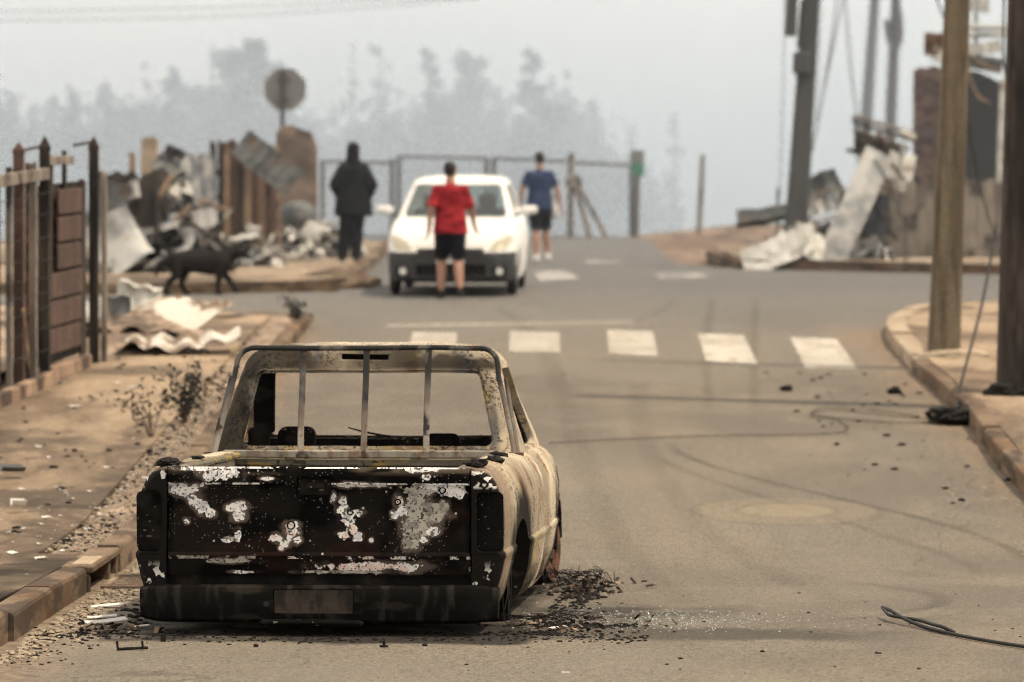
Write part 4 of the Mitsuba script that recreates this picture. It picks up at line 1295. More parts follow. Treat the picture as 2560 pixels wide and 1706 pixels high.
for s in (-1, 1):
    for poly in ([(1.50, 1.03), (2.42, 1.03), (2.40, 1.38), (1.92, 1.38)], [(2.50, 1.03), (3.45, 1.05), (3.28, 1.38), (2.48, 1.38)]):
        cs = m3.CrossSection([np.array(poly)]).offset(-.03, m3.JoinType.Round).offset(.03, m3.JoinType.Round, 2, 20)
        a = (.3, 1.2) if s > 0 else (-1.2, -.3)
        cg = cg - cs.extrude(a[1] - a[0]).transform(np.array([[0, 0, 1, a[0]], [1, 0, 0, 0], [0, 1, 0, 0]], float))
lampcut = [m3.Manifold.hull_points(np.array([(s * x, y, z) for x, z in ((.47, .575), (.70, .60), (.80, .735), (.72, .78), (.56, .70)) for y in (-.2, .42)])) for s in (-1, 1)]
lower = cube(-2, 2, -.5, .62, -1, .565) - cube(-2, 2, .40, .62, .40, .6)
grl = cube(-.42, .42, -.5, .2, .562, .615)
bumper = cb ^ lower
lamps = [cb ^ l for l in lampcut]
gr = cb ^ grl
shell = (cb - lower) - lampcut[0] - lampcut[1] - grl
bon = shell ^ cube(-.66, .66, -.2, 1.02, .57, 1.3) ^ m3.Manifold.cube([4, 4, 4], True).translate([0, 0, 2.0 + .66])
body_ = (shell - cube(-.664, .664, -.2, 1.024, .655, 1.3)) + cg
cp('body', body_, 'car_paint')
cp('bonnet', bon, 'car_paint')
bk = cp('front_bumper', bumper - rbox(-.44, .44, .27, .41, .03, -.2, .12) - rbox(-.70, -.52, .27, .38, .03, -.2, .2) - rbox(.52, .70, .27, .38, .03, -.2, .2), 'plastic_dark')
for z in (.30, .34, .38): cp('air_slat', cube(-.44, .44, .075, .11, z - .008, z + .008), 'rubber', parent=bk, L=.2)
for s in (-1, 1): cp('fog_lamp', tm(place(trimesh.creation.cylinder(.045, .03, sections=20), (s * .61, .20, .325), rx=90)), 'chrome', parent=bk, L=0)
for l in lamps:
    lk_ = cp('headlight', l, 'lamp_lens')
cp('grille', gr, 'rubber')
cp('badge', place(trimesh.creation.torus(.035, .008, 24, 8), (0, .02, .60), rx=72), 'chrome', L=0)
cp('number_plate', cube(-.18, .18, -.012, .0, .43, .53), 'white_cloth', L=.2)


def pane(pts, bs='clear_glass'):
    return trimesh.Trimesh(np.array(pts, float), [[0, 1, 2], [0, 2, 3]], process=False)


fy = lambda z: float(np.interp(z, cz, cy0)) + .03
cp('windscreen', pane([(-.665, fy(.985), .985), (.665, fy(.985), .985), (.545, fy(1.39), 1.39), (-.545, fy(1.39), 1.39)]), 'clear_glass', False, L=0)
hwz = lambda z: float(np.interp(z, cz, ch)) - .03
for s in (-1, 1):
    for poly in ([(1.48, 1.02), (2.43, 1.02), (2.41, 1.39), (1.90, 1.39)], [(2.49, 1.02), (3.47, 1.04), (3.29, 1.39), (2.47, 1.39)]):
        cp('side_window', pane([(s * hwz(z), y, z) for y, z in poly]), 'clear_glass', False, L=0)
    mk = cp('wing_mirror', tm(hullb(ell((s * .90, 1.36, 1.065), (.085, .05, .062)), ell((s * .99, 1.38, 1.075), (.055, .045, .055)))), 'car_paint', L=.02)
    cp('mirror_foot', tube([(s * .74, 1.40, 1.0), (s * .86, 1.37, 1.04)], .022, 8), 'plastic_dark', parent=mk, L=0)
    for cy in (.78, 3.22):
        wk = cp('wheel', place(trimesh.creation.torus(.235, .062, 40, 14), (s * .745, cy, .297), ry=90), 'rubber', True, L=0)
        cp('rim', place(trimesh.creation.annulus(.03, .19, .10, sections=32), (s * .76, cy, .297), ry=90), 'sign_back', parent=wk, L=0)
    cp('seat', rbox(s * .36 - .24, s * .36 + .24, .40, 1.08, .08, 2.02, 2.16) + rbox(s * .36 - .12, s * .36 + .12, 1.06, 1.26, .05, 2.06, 2.14), 'plastic_dark', L=.1)
cp('rear_window', pane([(-.6, 3.83, 1.03), (.6, 3.83, 1.03), (.5, 3.62, 1.38), (-.5, 3.62, 1.38)]), 'clear_glass', False, L=0)
cp('dashboard', cube(-.68, .68, 1.28, 1.62, .80, .985), 'plastic_dark', L=.1)
cp('mirror_inside', tm(box((0, 1.82, 1.33), (.22, .03, .06), bevel=.01)), 'plastic_dark', L=0)
for x in (-.40, .12):
    cp('wiper', tube([(x, 1.05, .985), (x + .22, fy(1.01) - .04, 1.01), (x + .46, fy(1.03) - .04, 1.03)], .008, 6), 'rubber', L=0)
# ------------------------------------------------------------------ left fence
R_ = np.random.default_rng(77)


def gz(x, y):
    """Height of the ground that carries things at plan point x, y."""
    z = float(ZC(y))
    if y > 51.6 and x < -2.3: return z + .135
    if x < -2.25 and y < 45: return z + .135
    if (x > 3.6 and y < 46): return z + .135
    if x > 3.5 and 61 < y < 68: return z + .13
    return z


fence = thing('fence', 'burnt timber fence with brown boards and pointed black posts beside the left pavement', 'fence')
FU = np.array([.077, 1.0]); FU /= np.linalg.norm(FU)
FA = math.degrees(math.atan2(FU[0], FU[1]))


def fxy(Y): return np.array([-4.10 + .077 * (Y - 32.3), Y])


def fpart(name, Y, z0, z1, w, d, bs, off=0, lean=0, label=None, tip=0, jag=0, leanx=0):
    """An upright of the fence: w along the fence, d across it."""
    x, y = fxy(Y)
    b = gz(x, y)
    h = z1 - z0
    m = box((0, 0, h / 2), (d, w, h), bevel=.006)
    if tip:
        m = cat([m, tm(m3.Manifold.hull_points(np.array([(sx * d * .55, sy * w * .55, h) for sx in (-1, 1) for sy in (-1, 1)] + [(sx * d * .55, sy * w * .55, h + .03) for sx in (-1, 1) for sy in (-1, 1)] + [(0, 0, h + tip)])))])
    if jag:
        m = tm(mf(m).refine_to_length(.05)); v = np.array(m.vertices); v[:, 2] += np.where(v[:, 2] > h * .93, jag * (meshkit.noise(v * 40, int(Y * 10)) - .7), 0); v += .012 * (meshkit.fbm(v * 6 + Y, 3, 3)[:, None] - .5)
        m = trimesh.Trimesh(v, m.faces, process=False)
    m = place(m, (x + off, y, b + z0), rx=lean, ry=leanx, rz=-FA)
    return part(fence, name, m, bs, 25, label)


fpart('post', 34.05, -.05, 1.98, .07, .085, 'char_wood', .0, tip=.13, label='black pointed post')
fpart('post', 36.35, -.05, 1.93, .07, .085, 'char_wood', .0, tip=.13, label='black pointed post')
fpart('post', 33.05, -.02, 1.98, .07, .085, 'brown_wood', -.02, tip=.10, label='dark brown post')
fpart('post', 33.5, .02, 1.90, .07, .075, 'grey_wood', .0, jag=.05, lean=-.4, label='grey charred post')
fpart('post', 32.75, .02, 1.88, .05, .05, 'grey_wood', -.04)
fpart('post', 36.5, .0, 1.72, .06, .05, 'grey_wood', .065, jag=.1)
for Y, w, z0, z1, bs, off in ((33.75, .05, .05, 1.84, 'char_wood', -.03), (33.95, .045, .05, 1.75, 'grey_wood', -.06), (34.25, .05, .35, 1.90, 'char_wood', -.02), (34.4, .05, .72, 1.93, 'char_wood', -.02),
                              (34.75, .05, 1.45, 1.92, 'char_wood', -.08), (35.25, .09, 1.42, 1.95, 'char_wood', -.06), (35.85, .10, .0, 1.68, 'char_wood', -.02), (36.05, .12, .0, 1.66, 'char_wood', -.04), (33.3, .02, .0, 1.9, 'rust', .0)):
    fpart('slat', Y, z0, z1, w, .03, bs, off)


def frail(name, Ya, Yb, za, zb, h, d, bs, off=0, label=None):
    a, b = fxy(Ya), fxy(Yb)
    za += gz(*a); zb += gz(*b)
    c = np.r_[(a + b) / 2, (za + zb) / 2]
    L = math.hypot(np.linalg.norm(b - a), zb - za)
    rx = math.degrees(math.atan2(zb - za, np.linalg.norm(b - a)))
    m = place(box((0, 0, 0), (d, L, h), bevel=.006), (0, 0, 0), rx=rx)
    m = place(m, c + (off, 0, 0), rz=-FA)
    return part(fence, name, m, bs, 25, label)


frail('backing_board', 34.15, 36.25, .90, .88, 1.55, .02, 'char_wood', -.09)  # dark board added behind, gives the gaps between boards their shadow
for Y in (33.6, 33.72, 33.86, 32.4, 32.9, 33.2): fpart('slat', Y, .05, 1.72 + .1 * math.sin(Y * 9), .10, .02, 'char_wood' if Y != 33.2 else 'grey_wood', -.06)
for k in range(6):
    z = .22 + .238 * k
    frail('board', 34.42 if k < 3 else 34.75, 35.85, z + .105, z + .085, .214, .03, 'brown_wood', -.03 + .004 * (k % 3), 'smooth brown board')
    if k < 3: frail('board', 34.12, 34.40, z + .108, z + .104, .214, .03, 'brown_wood', -.025, 'smooth brown board')
frail('top_rail', 31.4, 34.0, 1.80, 1.785, .10, .05, 'grey_wood', .03)
frail('top_rail', 34.1, 35.2, 1.89, 1.87, .075, .05, 'grey_wood', .01)
frail('bottom_rail', 31.4, 34.1, .055, .05, .12, .09, 'tan_wood', .05)
frail('bottom_rail', 34.1, 35.9, .07, .05, .12, .08, 'tan_wood', .02)
frail('bracket', 33.5, 34.0, 2.0, 2.01, .02, .03, 'char_wood', -.05)
frail('bracket', 35.5, 36.3, 1.99, 2.0, .025, .03, 'char_wood', -.02)
fpart('prop', 33.3, .02, .75, .03, .03, 'tan_wood', .02, lean=24)
for k in range(9):     # thin wire ties along the uprights
    frail('wire', 31.6, 34.2, .35 + .16 * k, .30 + .16 * k + .05 * math.sin(k), .006, .006, 'dark_cable', .055)
gp = thing('metal_sheet', 'grey scorched metal sheet standing behind the left fence posts', 'metal sheet')
x, y = fxy(32.6)
P = np.array([[(-.45 - .35 * a + .02 * math.sin(a * 40), 1.9 * (a - .5), 1.72 * b) for b in np.linspace(0, 1, 8)] for a in np.linspace(0, 1, 30)]) + (x, y, gz(x, y) + .02)
put(gp, solid_sheet(P, .004), 'dark_sheet', 40)

# ------------------------------------------------------------------ left: burnt plants, rubble
def dry_plant(label, x, y, h, seed, n=9, leaves=160, spread=.5):
    k = thing('burnt_plant', label, 'plant')
    rng = np.random.default_rng(seed)
    z = gz(x, y) - .05
    st, lf = [], []
    for i in range(n):
        a = rng.uniform(0, 2 * PI); s = rng.uniform(.2, 1) * spread; hh = h * rng.uniform(.55, 1)
        pts = spline([(x, y, z), (x + .3 * s * math.cos(a), y + .3 * s * math.sin(a), z + hh * .5), (x + s * math.cos(a), y + s * math.sin(a), z + hh * rng.uniform(.75, 1))], 9)
        st.append(tube(pts, np.linspace(.006, .002, 9), 5))
        for _ in range(leaves // n):
            q = pts[rng.integers(3, 9)] + rng.normal(0, .03, 3)
            m = np.array([[0, 0, 0], [.026, .012, .006], [.05, 0, -.01], [.026, -.012, .006]]) * rng.uniform(.6, 1.5)
            lf.append(place((m, [[0, 1, 2], [0, 2, 3]]), q, rng.uniform(-60, 60), rng.uniform(-60, 60), rng.uniform(0, 360)))
    part(k, 'stems', cat(st), 'twig', True)
    part(k, 'leaves', cat(lf), 'leaf_dark', False)
    return k


dry_plant('dry burnt shrub with dead leaves growing in the kerb strip behind the truck', -2.50, 30.6, .62, 3, 12, 260, .34)
dry_plant('thin bent dead weed arching over the pavement left of the dry shrub', -2.66, 29.6, .50, 8, 5, 90, .50)
dry_plant('low yellowed weed at the pavement end beyond the truck roof', -2.3, 42.6, .30, 12, 9, 120, .25)


def corrugated(w, h, pitch, amp, nx=None, ny=10, bend=0.0, seed=0, wob=.05, tear=0.0):
    """A sheet in its own x (across the corrugations), y, z frame."""
    nx = nx or max(12, int(w / pitch * 6))
    u, v = np.linspace(-w / 2, w / 2, nx), np.linspace(-h / 2, h / 2, ny)
    U, V = np.meshgrid(u, v, indexing='ij')
    p = np.stack([U * 2.2, V * 2.2, U * 0 + seed], -1)
    Z = amp * (.55 + .9 * meshkit.noise(np.stack([U * 3, V * 1.2, U * 0 + seed], -1), seed + 3)) * np.sin((U + .35 * pitch * (meshkit.noise(np.stack([U * 4, V * 2, U * 0 + seed], -1), seed + 5) - .5)) * 2 * PI / pitch) + bend * (V / h * 2) ** 2 + wob * (meshkit.fbm(p, 3, seed) - .5) * 2
    if tear:
        e = meshkit.fbm(np.stack([U * 5, V * 0, U * 0 + seed], -1), 3, seed) * tear
        V = np.where(V > 0, V - e * (V / (h / 2)) ** 3, V)
    return np.stack([U, V, Z], -1)


def sheet(key_label, grid, bs, pos, rx=0, ry=0, rz=0, t=.004, name='metal_sheet', cat_='metal sheet', group=None, sm=40):
    k = thing(name, key_label, cat_, group)
    put(k, place(solid_sheet(grid, t), pos, rx, ry, rz), bs, sm)
    return k


def gp_(px, py, dz=.135):
    q = ground(px, py, dz)
    return np.array([q[0], q[1], gz(q[0], q[1])])


mat('soiled_sheet', lambda p, n, uv: mix(C(.58, .55, .49), C(.17, .125, .09), smoothstep(.42, .58, fbm(p.x * 3 + 1.1, p.y * 2, 4, 4))), rough=.8, spec=.2)
# the near heap on the pavement behind the fence
q = gp_(385, 872)
heap = thing('dirt_heap', 'low heap of earth and ash on the left pavement under pale torn sheets', 'dirt heap')
gx, gy = np.meshgrid(np.linspace(-1.0, 1.0, 60), np.linspace(-1.4, 2.6, 70), indexing='ij')
hz = .27 * np.exp(-((gx / .62) ** 2 + ((gy - .5) / 1.2) ** 2)) * (.7 + .6 * meshkit.fbm(np.stack([gx * 3, gy * 2, gx * 0], -1), 4, 4)) + .10 * (meshkit.fbm(np.stack([gx * 7, gy * 5, gx * 0], -1), 4, 9) - .5)
hz = hz * np.clip((1 - (gx / 1.0) ** 2) * (1 - ((gy - .6) / 2.0) ** 2) * 3, 0, 1) - .03
X_, Y_ = q[0] - .22 + gx, q[1] + .3 + gy
put(heap, tm((np.stack([X_, Y_, ZC(Y_) + .135 + hz], -1).reshape(-1, 3), np.stack([np.arange(60 * 70).reshape(60, 70)[:-1, :-1], np.arange(60 * 70).reshape(60, 70)[1:, :-1], np.arange(60 * 70).reshape(60, 70)[1:, 1:], np.arange(60 * 70).reshape(60, 70)[:-1, 1:]], -1).reshape(-1, 4))), 'ash_soil_mat', True)
q1 = gp_(345, 812)
sheet('crumpled white sheet standing on edge at the top of the earth heap', corrugated(.46, .50, .2, .03, bend=.10, seed=3, wob=.14, tear=.3), 'pale_sheet', q1 + (0, 0, .30), 72, 10, 18)
q2 = gp_(455, 842)
sheet('torn pale corrugated sheet lying flat on the right of the earth heap', corrugated(.9, 1.7, .14, .022, bend=-.06, seed=7, wob=.08, tear=.4), 'soiled_sheet', q2 + (-.10, .0, .22), 17, 6, -24)
q3 = gp_(470, 885)
sheet('wavy edged pale corrugated sheet nearest to the truck on the pavement', corrugated(1.15, .9, .25, .030, bend=.02, seed=9, wob=.08, tear=.3), 'soiled_sheet', q3 + (-.10, .2, .12), 9, -3, 4)
q4 = gp_(330, 868)
sheet('soil covered corrugated sheet under the front of the earth heap', corrugated(1.0, .9, .34, .032, bend=.03, seed=10, wob=.09), 'ash_soil_mat', q4 + (-.0, .35, .12), -5, 3, -3)
q5 = gp_(262, 820)
sheet('small bent white sheet beside the black fence post', corrugated(.38, .5, .2, .02, bend=.08, seed=12, wob=.08), 'pale_sheet', q5 + (0, 0, .14), 30, -12, 30)
q6 = gp_(290, 835)
sheet('curled black sheet between the white pieces on the heap', corrugated(.30, .35, .2, .02, bend=.12, seed=14, wob=.06), 'dark_sheet', q6 + (0, 0, .16), 55, 0, -10)
q7 = gp_(548, 808, .06)
sheet('flat black strip of sheet lying past the heap at the kerb', corrugated(.55, .4, .3, .01, seed=15, wob=.05), 'dark_sheet', q7 + (0, 0, .05), 3, 4, 10)

# large curved pale sheet behind the fence
q = gp_(305, 682)
sheet('large curved grey and white sheet lying behind the end of the fence', corrugated(.75, .85, .6, .03, bend=.22, seed=21, wob=.10), 'sheet_metal', q + (-.05, 0, .34), 60, -28, 12)

# ------------------------------------------------------------------ left: the ruins on the far corner


def slab_wall(key, pxs, top_py, bot_py, Y, thick, bs, jag=.1, seed=0, name=None, lean=0):
    """A broken upright wall whose outline (top row of photograph points) stands at depth Y."""
    pts = [at(px, py, Y) for px, py in zip(pxs, top_py)]
    b0 = at(pxs[0], bot_py, Y)[2]
    from shapely.geometry import Polygon
    tops = []
    for k in range(len(pts) - 1):
        for f in np.linspace(0, 1, 7)[:-1]:
            p = pts[k] * (1 - f) + pts[k + 1] * f
            tops.append((p[0], p[2] + jag * (meshkit.noise(np.array([[p[0] * 9, seed, 3.0]]), seed)[0] - .5)))
    tops.append((pts[-1][0], pts[-1][2]))
    poly = Polygon([(pts[0][0], b0)] + tops + [(pts[-1][0], b0)]).buffer(0)
    if poly.geom_type != 'Polygon': poly = max(poly.geoms, key=lambda g: g.area)
    m = trimesh.creation.extrude_polygon(poly, thick, engine='earcut')
    m = tm(mf(m).refine_to_length(.12))
    v = np.array(m.vertices)
    v = np.c_[v[:, 0], Y + thick - v[:, 2], v[:, 1]]
    v += .05 * (meshkit.fbm(v * 3.5, 3, seed)[:, None] - .5) * np.array([.6, 1, .2])
    m = trimesh.Trimesh(v, m.faces[:, ::-1], process=False)
    if m.volume < 0: m.invert()
    return put(key, m, bs, 25) if name is None else part(key, name, m, bs, 25)


k = thing('charred_wall', 'low black charred wall stump behind the burnt fence', 'wall')
slab_wall(k, [240, 262, 300, 330, 352, 372, 392], [425, 432, 440, 438, 446, 436, 425], 655, 57.5, .3, 'char_wood', .14, 3)
k = thing('chimney', 'pale concrete chimney stub rising behind the charred left wall', 'chimney')
slab_wall(k, [352, 368, 392], [345, 340, 348], 640, 62.5, .28, 'kerb_pale_mat', .05, 5)
k = thing('timber_post', 'thin broken timber stub left of the chimney', 'post')
slab_wall(k, [322, 330, 337], [382, 378, 388], 640, 61.5, .08, 'tan_wood', .08, 6)


def heap_of(key, px0, px1, base_py, top_py, Y, seed, n, mats, size=(.10, .35), depth=2.0):
    """Broken pieces piled on a mound; each material's pieces are one part of the pile."""
    rng = np.random.default_rng(seed)
    a, b = at(px0, base_py, Y), at(px1, base_py, Y)
    c, hw = (a + b) / 2, (b[0] - a[0]) / 2
    H = at(px0, top_py, Y)[2] - gz(c[0], Y)
    out = {m: [] for m in mats}
    for i in range(n):
        u, w = rng.uniform(-1, 1), rng.uniform(-1, 1)
        prof = max(0, 1 - abs(u) ** 1.6) * max(.1, 1 - w * w)
        z = H * prof * rng.uniform(.45, 1.0)
        y = Y + w * depth / 2
        p = np.array([c[0] + u * hw, y, gz(c[0] + u * hw, y) + z])
        s = rng.uniform(*size)
        m = mats[rng.integers(len(mats))]
        r = rng.uniform(-50, 50, 2)
        if rng.random() < .15:
            g = place(lump((0, 0, 0), (s * .6, s * .5, s * .4), int(rng.integers(999)), .5, 1), p, r[0], r[1], rng.uniform(0, 360))
        elif rng.random() < .55:
            g = place(solid_sheet(corrugated(s * 1.6, s * 1.3, .3, .02, nx=8, ny=6, bend=s * rng.uniform(-.3, .3), seed=int(rng.integers(99)), wob=s * .25), .006), p, rng.uniform(-80, 80), rng.uniform(-40, 40), rng.uniform(0, 360))
        else:
            g = place(box((0, 0, 0), (s * 2.6, .05, .035)), p, rng.uniform(-30, 30), rng.uniform(-55, 55), rng.uniform(0, 360))
        out[m].append(g)
    # an uneven mound under them
    gu, gw = np.meshgrid(np.linspace(-1.15, 1.15, 46), np.linspace(-1, 1, 30), indexing='ij')
    X, Yg = c[0] + gu * hw, Y + gw * depth / 2
    zz = H * .72 * np.clip(1 - np.abs(gu) ** 1.7, 0, 1) * np.clip(1 - gw * gw, 0, 1)
    zz = zz * (.55 + .9 * meshkit.fbm(np.stack([X * 3, Yg * 3, X * 0], -1), 4, seed)) + .12 * (meshkit.fbm(np.stack([X * 9, Yg * 9, X * 0], -1), 3, seed + 1) - .5) - .05
    zg = np.array([gz(x, y) for x, y in zip(X.ravel(), Yg.ravel())]).reshape(X.shape)
    ii = np.arange(X.size).reshape(X.shape)
    out[mats[0]].append(tm((np.stack([X, Yg, zg + zz], -1).reshape(-1, 3), np.stack([ii[:-1, :-1], ii[1:, :-1], ii[1:, 1:], ii[:-1, 1:]], -1).reshape(-1, 4))))
    for m, l in out.items():
        if l: part(key, 'mound' if m == mats[0] else 'debris_piece', cat(l), m, 25, kind='stuff')
    return key


mat('smoked_ash', lambda p, n, uv: mix(C(.20, .215, .235), C(.46, .46, .45), smoothstep(.38, .64, fbm(p.x * 4, p.y * 3, p.z * 4, 4))), rough=.95, spec=.1)
k = thing('rubble_heap', 'pale ashen rubble heap between the charred wall and the plank wall', 'rubble', kind='stuff')
heap_of(k, 345, 560, 640, 372, 60.5, 11, 190, ['smoked_ash', 'pale_sheet', 'sheet_metal', 'char_wood'], (.10, .34), 2.2)
k = thing('rubble_heap', 'dark scorched rubble strip along the ground behind the dog', 'rubble', kind='stuff')
heap_of(k, 235, 570, 672, 585, 56.0, 12, 170, ['charcoal', 'char_wood', 'smoked_ash', 'dark_sheet'], (.08, .30), 1.6)
k = thing('rubble_heap', 'cream and white broken pieces at the foot of the round tank', 'rubble', kind='stuff')
heap_of(k, 668, 905, 632, 552, 63.0, 13, 150, ['pale_sheet', 'ash_white', 'char_wood'], (.08, .26), 1.4)
k = thing('rubble_heap', 'small scorched debris by the foot of the plank wall', 'rubble', kind='stuff')
heap_of(k, 540, 700, 648, 580, 58.5, 14, 80, ['charcoal', 'sheet_metal', 'tan_wood', 'pale_sheet'], (.07, .24), 1.0)

wall = thing('plank_wall', 'scorched wall of upright planks, black at its left end, on the far corner', 'wall')
edges_ = [528, 545, 560, 577, 594, 610, 628, 645, 664, 682, 698]
tops_ = [352, 352, 350, 345, 352, 360, 352, 357, 362, 366]
rng = np.random.default_rng(31)
for i in range(10):
    Y = 60.2 + .09 * i
    a, b = at(edges_[i], tops_[i], Y), at(edges_[i + 1] - 1.2, tops_[i], Y)
    z0 = gz(a[0], Y) - .03
    m = tm(mf(box((0, 0, (a[2] - z0) / 2), (b[0] - a[0], .035, a[2] - z0))).refine_to_length(.12))
    v = np.array(m.vertices); v[:, 2] += np.where(v[:, 2] > .9 * (a[2] - z0), .14 * (meshkit.noise(v * 14 + i, i) - .6), 0)
    part(wall, 'plank', place(trimesh.Trimesh(v, m.faces, process=False), ((a[0] + b[0]) / 2, Y + rng.uniform(-.02, .02), z0), ry=rng.uniform(-.8, .8)), ('char_wood', 'char_wood', 'tan_wood', 'brown_wood', 'char_wood', 'tan_wood', 'brown_wood', 'tan_wood', 'brown_wood', 'tan_wood')[i], 25)
slab_wall(wall, [546, 580, 620, 660, 699], [362, 358, 370, 364, 376], 650, 61.4, .08, 'mud_wall', .06, 44, 'sheathing')
for z in (.35, 1.35):
    a, b = at(530, 500, 60.35), at(697, 500, 61.2)
    part(wall, 'batten', box(((a[0] + b[0]) / 2, 60.85, gz(a[0], 60.5) + z), (b[0] - a[0], .05, .09), rz=28 * 0), 'char_wood', 25)
c = at(668, 408, 59.6)
sheet('grey roof sheet hanging tilted against the plank wall and the sign post', corrugated(1.02, .46, .16, .012, seed=41, wob=.03, bend=.02), 'dark_sheet', c, 82, 38, 4)
k = thing('mud_wall', 'broken tan gable wall standing behind the stop sign post', 'wall')
slab_wall(k, [690, 700, 720, 752, 776, 792], [330, 318, 316, 322, 330, 372], 632, 66.5, .28, 'mud_wall', .08, 9)
tank = thing('tank', 'dark rounded tank lying at the foot of the tan gable wall', 'tank')
c = at(748, 540, 64.2)
t_ = lump((0, 0, 0), (.30, .34, .26), 6, .08, 3)
part(tank, 'shell', place(t_, c), 'dark_sheet', True)
part(tank, 'rim', place(trimesh.creation.torus(.25, .018, 30, 8), c + (.02, -.10, .0), rx=80, ry=0), 'char_wood', True)
part(tank, 'support', box((c[0], c[1], (c[2] - .24 + gz(c[0], c[1])) / 2), (.34, .34, max(.05, c[2] - .24 - gz(c[0], c[1])))), 'charcoal', 25)

rng = np.random.default_rng(61)
for i, (px, py, w, h, Y, bs, rx, ry, rz, l) in enumerate(((268, 520, .5, .9, 57.0, 'dark_sheet', 80, 20, 10, 'scorched dark sheet leaning in front of the charred wall stump'), (300, 478, .55, .35, 57.2, 'sheet_metal', 70, -14, 0, 'bright bent sheet scrap lying on the charred wall stump'),
        (368, 505, .4, .8, 58.0, 'char_wood', 78, -24, 0, 'black burnt board leaning by the rubble heap'), (425, 420, .5, .42, 60.0, 'dark_sheet', 66, 38, 10, 'dark bent sheet on the crest of the ashen rubble heap'), (510, 470, .34, 1.2, 59.6, 'smoked_ash', 84, -4, 0, 'smoke grey sheet standing against the black end of the plank wall'),
        (470, 440, .4, .8, 60.2, 'sheet_metal', 76, 30, -14, 'pale bent sheet sliding down the ashen rubble heap'), (600, 598, .45, .22, 58.2, 'pale_sheet', 40, -16, 20, 'pale scrap sheet at the foot of the plank wall'), (632, 575, .2, .3, 58.8, 'pale_sheet', 70, 20, 10, 'small cream scrap standing by the plank wall'),
        (395, 450, .35, .5, 59.8, 'char_wood', 70, -40, 0, 'splintered black panel poking out left of the rubble heap'))):
    sheet(l, corrugated(w, h, .18, .012, seed=300 + i, wob=.06, bend=.05, tear=.25), bs, at(px, py, Y), rx, ry, rz)
bt = thing('burnt_timbers', 'criss-crossed burnt roof timbers over the charred wall and rubble heap', 'timber')
for i in range(26):
    px, py, Y = rng.uniform(245, 540), rng.uniform(470, 640), rng.uniform(56.5, 60.5)
    a = rng.uniform(-70, 70); L = rng.uniform(.3, .9)
    part(bt, 'beam', place(box((0, 0, 0), (L, .05, .06)), at(px, py, Y), 0, a, rng.uniform(-40, 40)), ('char_wood', 'char_wood', 'grey_wood', 'tan_wood')[i % 4], False)

# the tilted kerb slab at the corner left of the car
kb = thing('concrete_slab', 'broken reddish concrete slab tilted up beside the white car', 'slab')
a = gp_(752, 747, .0); b = gp_(912, 700, .0)
m = box((0, 0, 0), (.98, 1.5, .09), bevel=.015)
m = tm(mf(m).refine_to_length(.08)); v = np.array(m.vertices); v += .03 * (meshkit.fbm(v * 6, 3, 2)[:, None] - .5)
put(kb, place(trimesh.Trimesh(v, m.faces, process=False), ((a[0] + b[0]) / 2 - .12, (a[1] + b[1]) / 2 + .45, ZC(a[1]) + .21), 6, -9, 24), 'kerb_stone_mat', 25)

# stop sign seen from the back
sg = thing('stop_sign', 'grey back of an octagonal stop sign on a dark post at the far corner', 'sign')
c = at(713, 224, 70)
oct_ = trimesh.creation.cylinder(.392, .012, sections=8)
oct_ = place(oct_, (0, 0, 0), rz=22.5)
part(sg, 'plate', place(oct_, c, rx=90, rz=-3), 'sign_back', False)
zb = gz(c[0], 70)
part(sg, 'post', place(box((0, 0, 0), (.075, .05, c[2] + .34 - zb), bevel=.01), (c[0] - .05, 69.94, (c[2] + .34 + zb) / 2), ry=.4), 'pole_dark', 25)
for dz in (-.18, .18): part(sg, 'bracket', box((c[0] - .03, 69.965, c[2] + dz), (.26, .02, .035)), 'pole_dark', False)

# ------------------------------------------------------------------ the fence frame on the crest
gf = thing('gate', 'tall dark steel gate frame strung with wire mesh along the crest', 'gate')
YF = 78.6


def bar(key, name, pa, pb, Y, r, bs, Yb=None, n=6):
    return part(key, name, tube([at(*pa, Y), at(*pb, Yb or Y)], r, n), bs, True)


for px, pt in ((806, 402), (980, 398), (997, 392), (1216, 396), (1234, 394), (1578, 412)):
    bar(gf, 'post', (px, pt), (px, 612), YF, .045, 'steel_post')
for (xa, ya), (xb, yb2) in (((800, 404), (980, 408)), ((997, 392), (1218, 396)), ((1232, 396), (1424, 404)), ((1424, 406), (1582, 414)), ((997, 590), (1218, 592)), ((1232, 592), (1580, 596)), ((800, 592), (980, 592))):
    bar(gf, 'rail', (xa, ya), (xb, yb2), YF, .032, 'steel_post')
wires = []
for d in range(-60, 90, 3):
    x0 = at(806, 400, YF)[0] + d * .06
    for s in (-1, 1):
        p0, p1 = np.array([x0, YF + .01 * s, at(900, 594, YF)[2]]), np.array([x0 + s * 1.5, YF + .01 * s, at(900, 402, YF)[2]])
        xl, xr = at(806, 400, YF)[0], at(1578, 400, YF)[0]
        ts = [max(0, min(1, (q - p0[0]) / (p1[0] - p0[0]))) for q in (xl, xr)]
        t0, t1 = min(ts), max(ts)
        if t1 - t0 > .05: wires.append(tube([p0 + (p1 - p0) * t0, p0 + (p1 - p0) * t1], .004, 3, False))
part(gf, 'wire_mesh', cat(wires), 'steel_post', False, kind='stuff')
br = thing('braced_post', 'grey timber post propped by two slanting braces beside the gate frame', 'post')
bar(br, 'post', (1428, 384), (1425, 610), 77.5, .06, 'grey_wood')
bar(br, 'brace', (1436, 448), (1522, 604), 77.3, .05, 'grey_wood')
bar(br, 'brace', (1440, 470), (1478, 606), 77.0, .05, 'grey_wood')
part(br, 'binding', lump(at(1436, 462, 77.3), (.16, .10, .16), 5, .3, 2), 'grey_wood', 25)
gs = thing('sign', 'small green and grey sign panel on a dark post at the crest', 'sign')
bar(gs, 'post', (1594, 400), (1588, 612), 77.8, .06, 'steel_post')
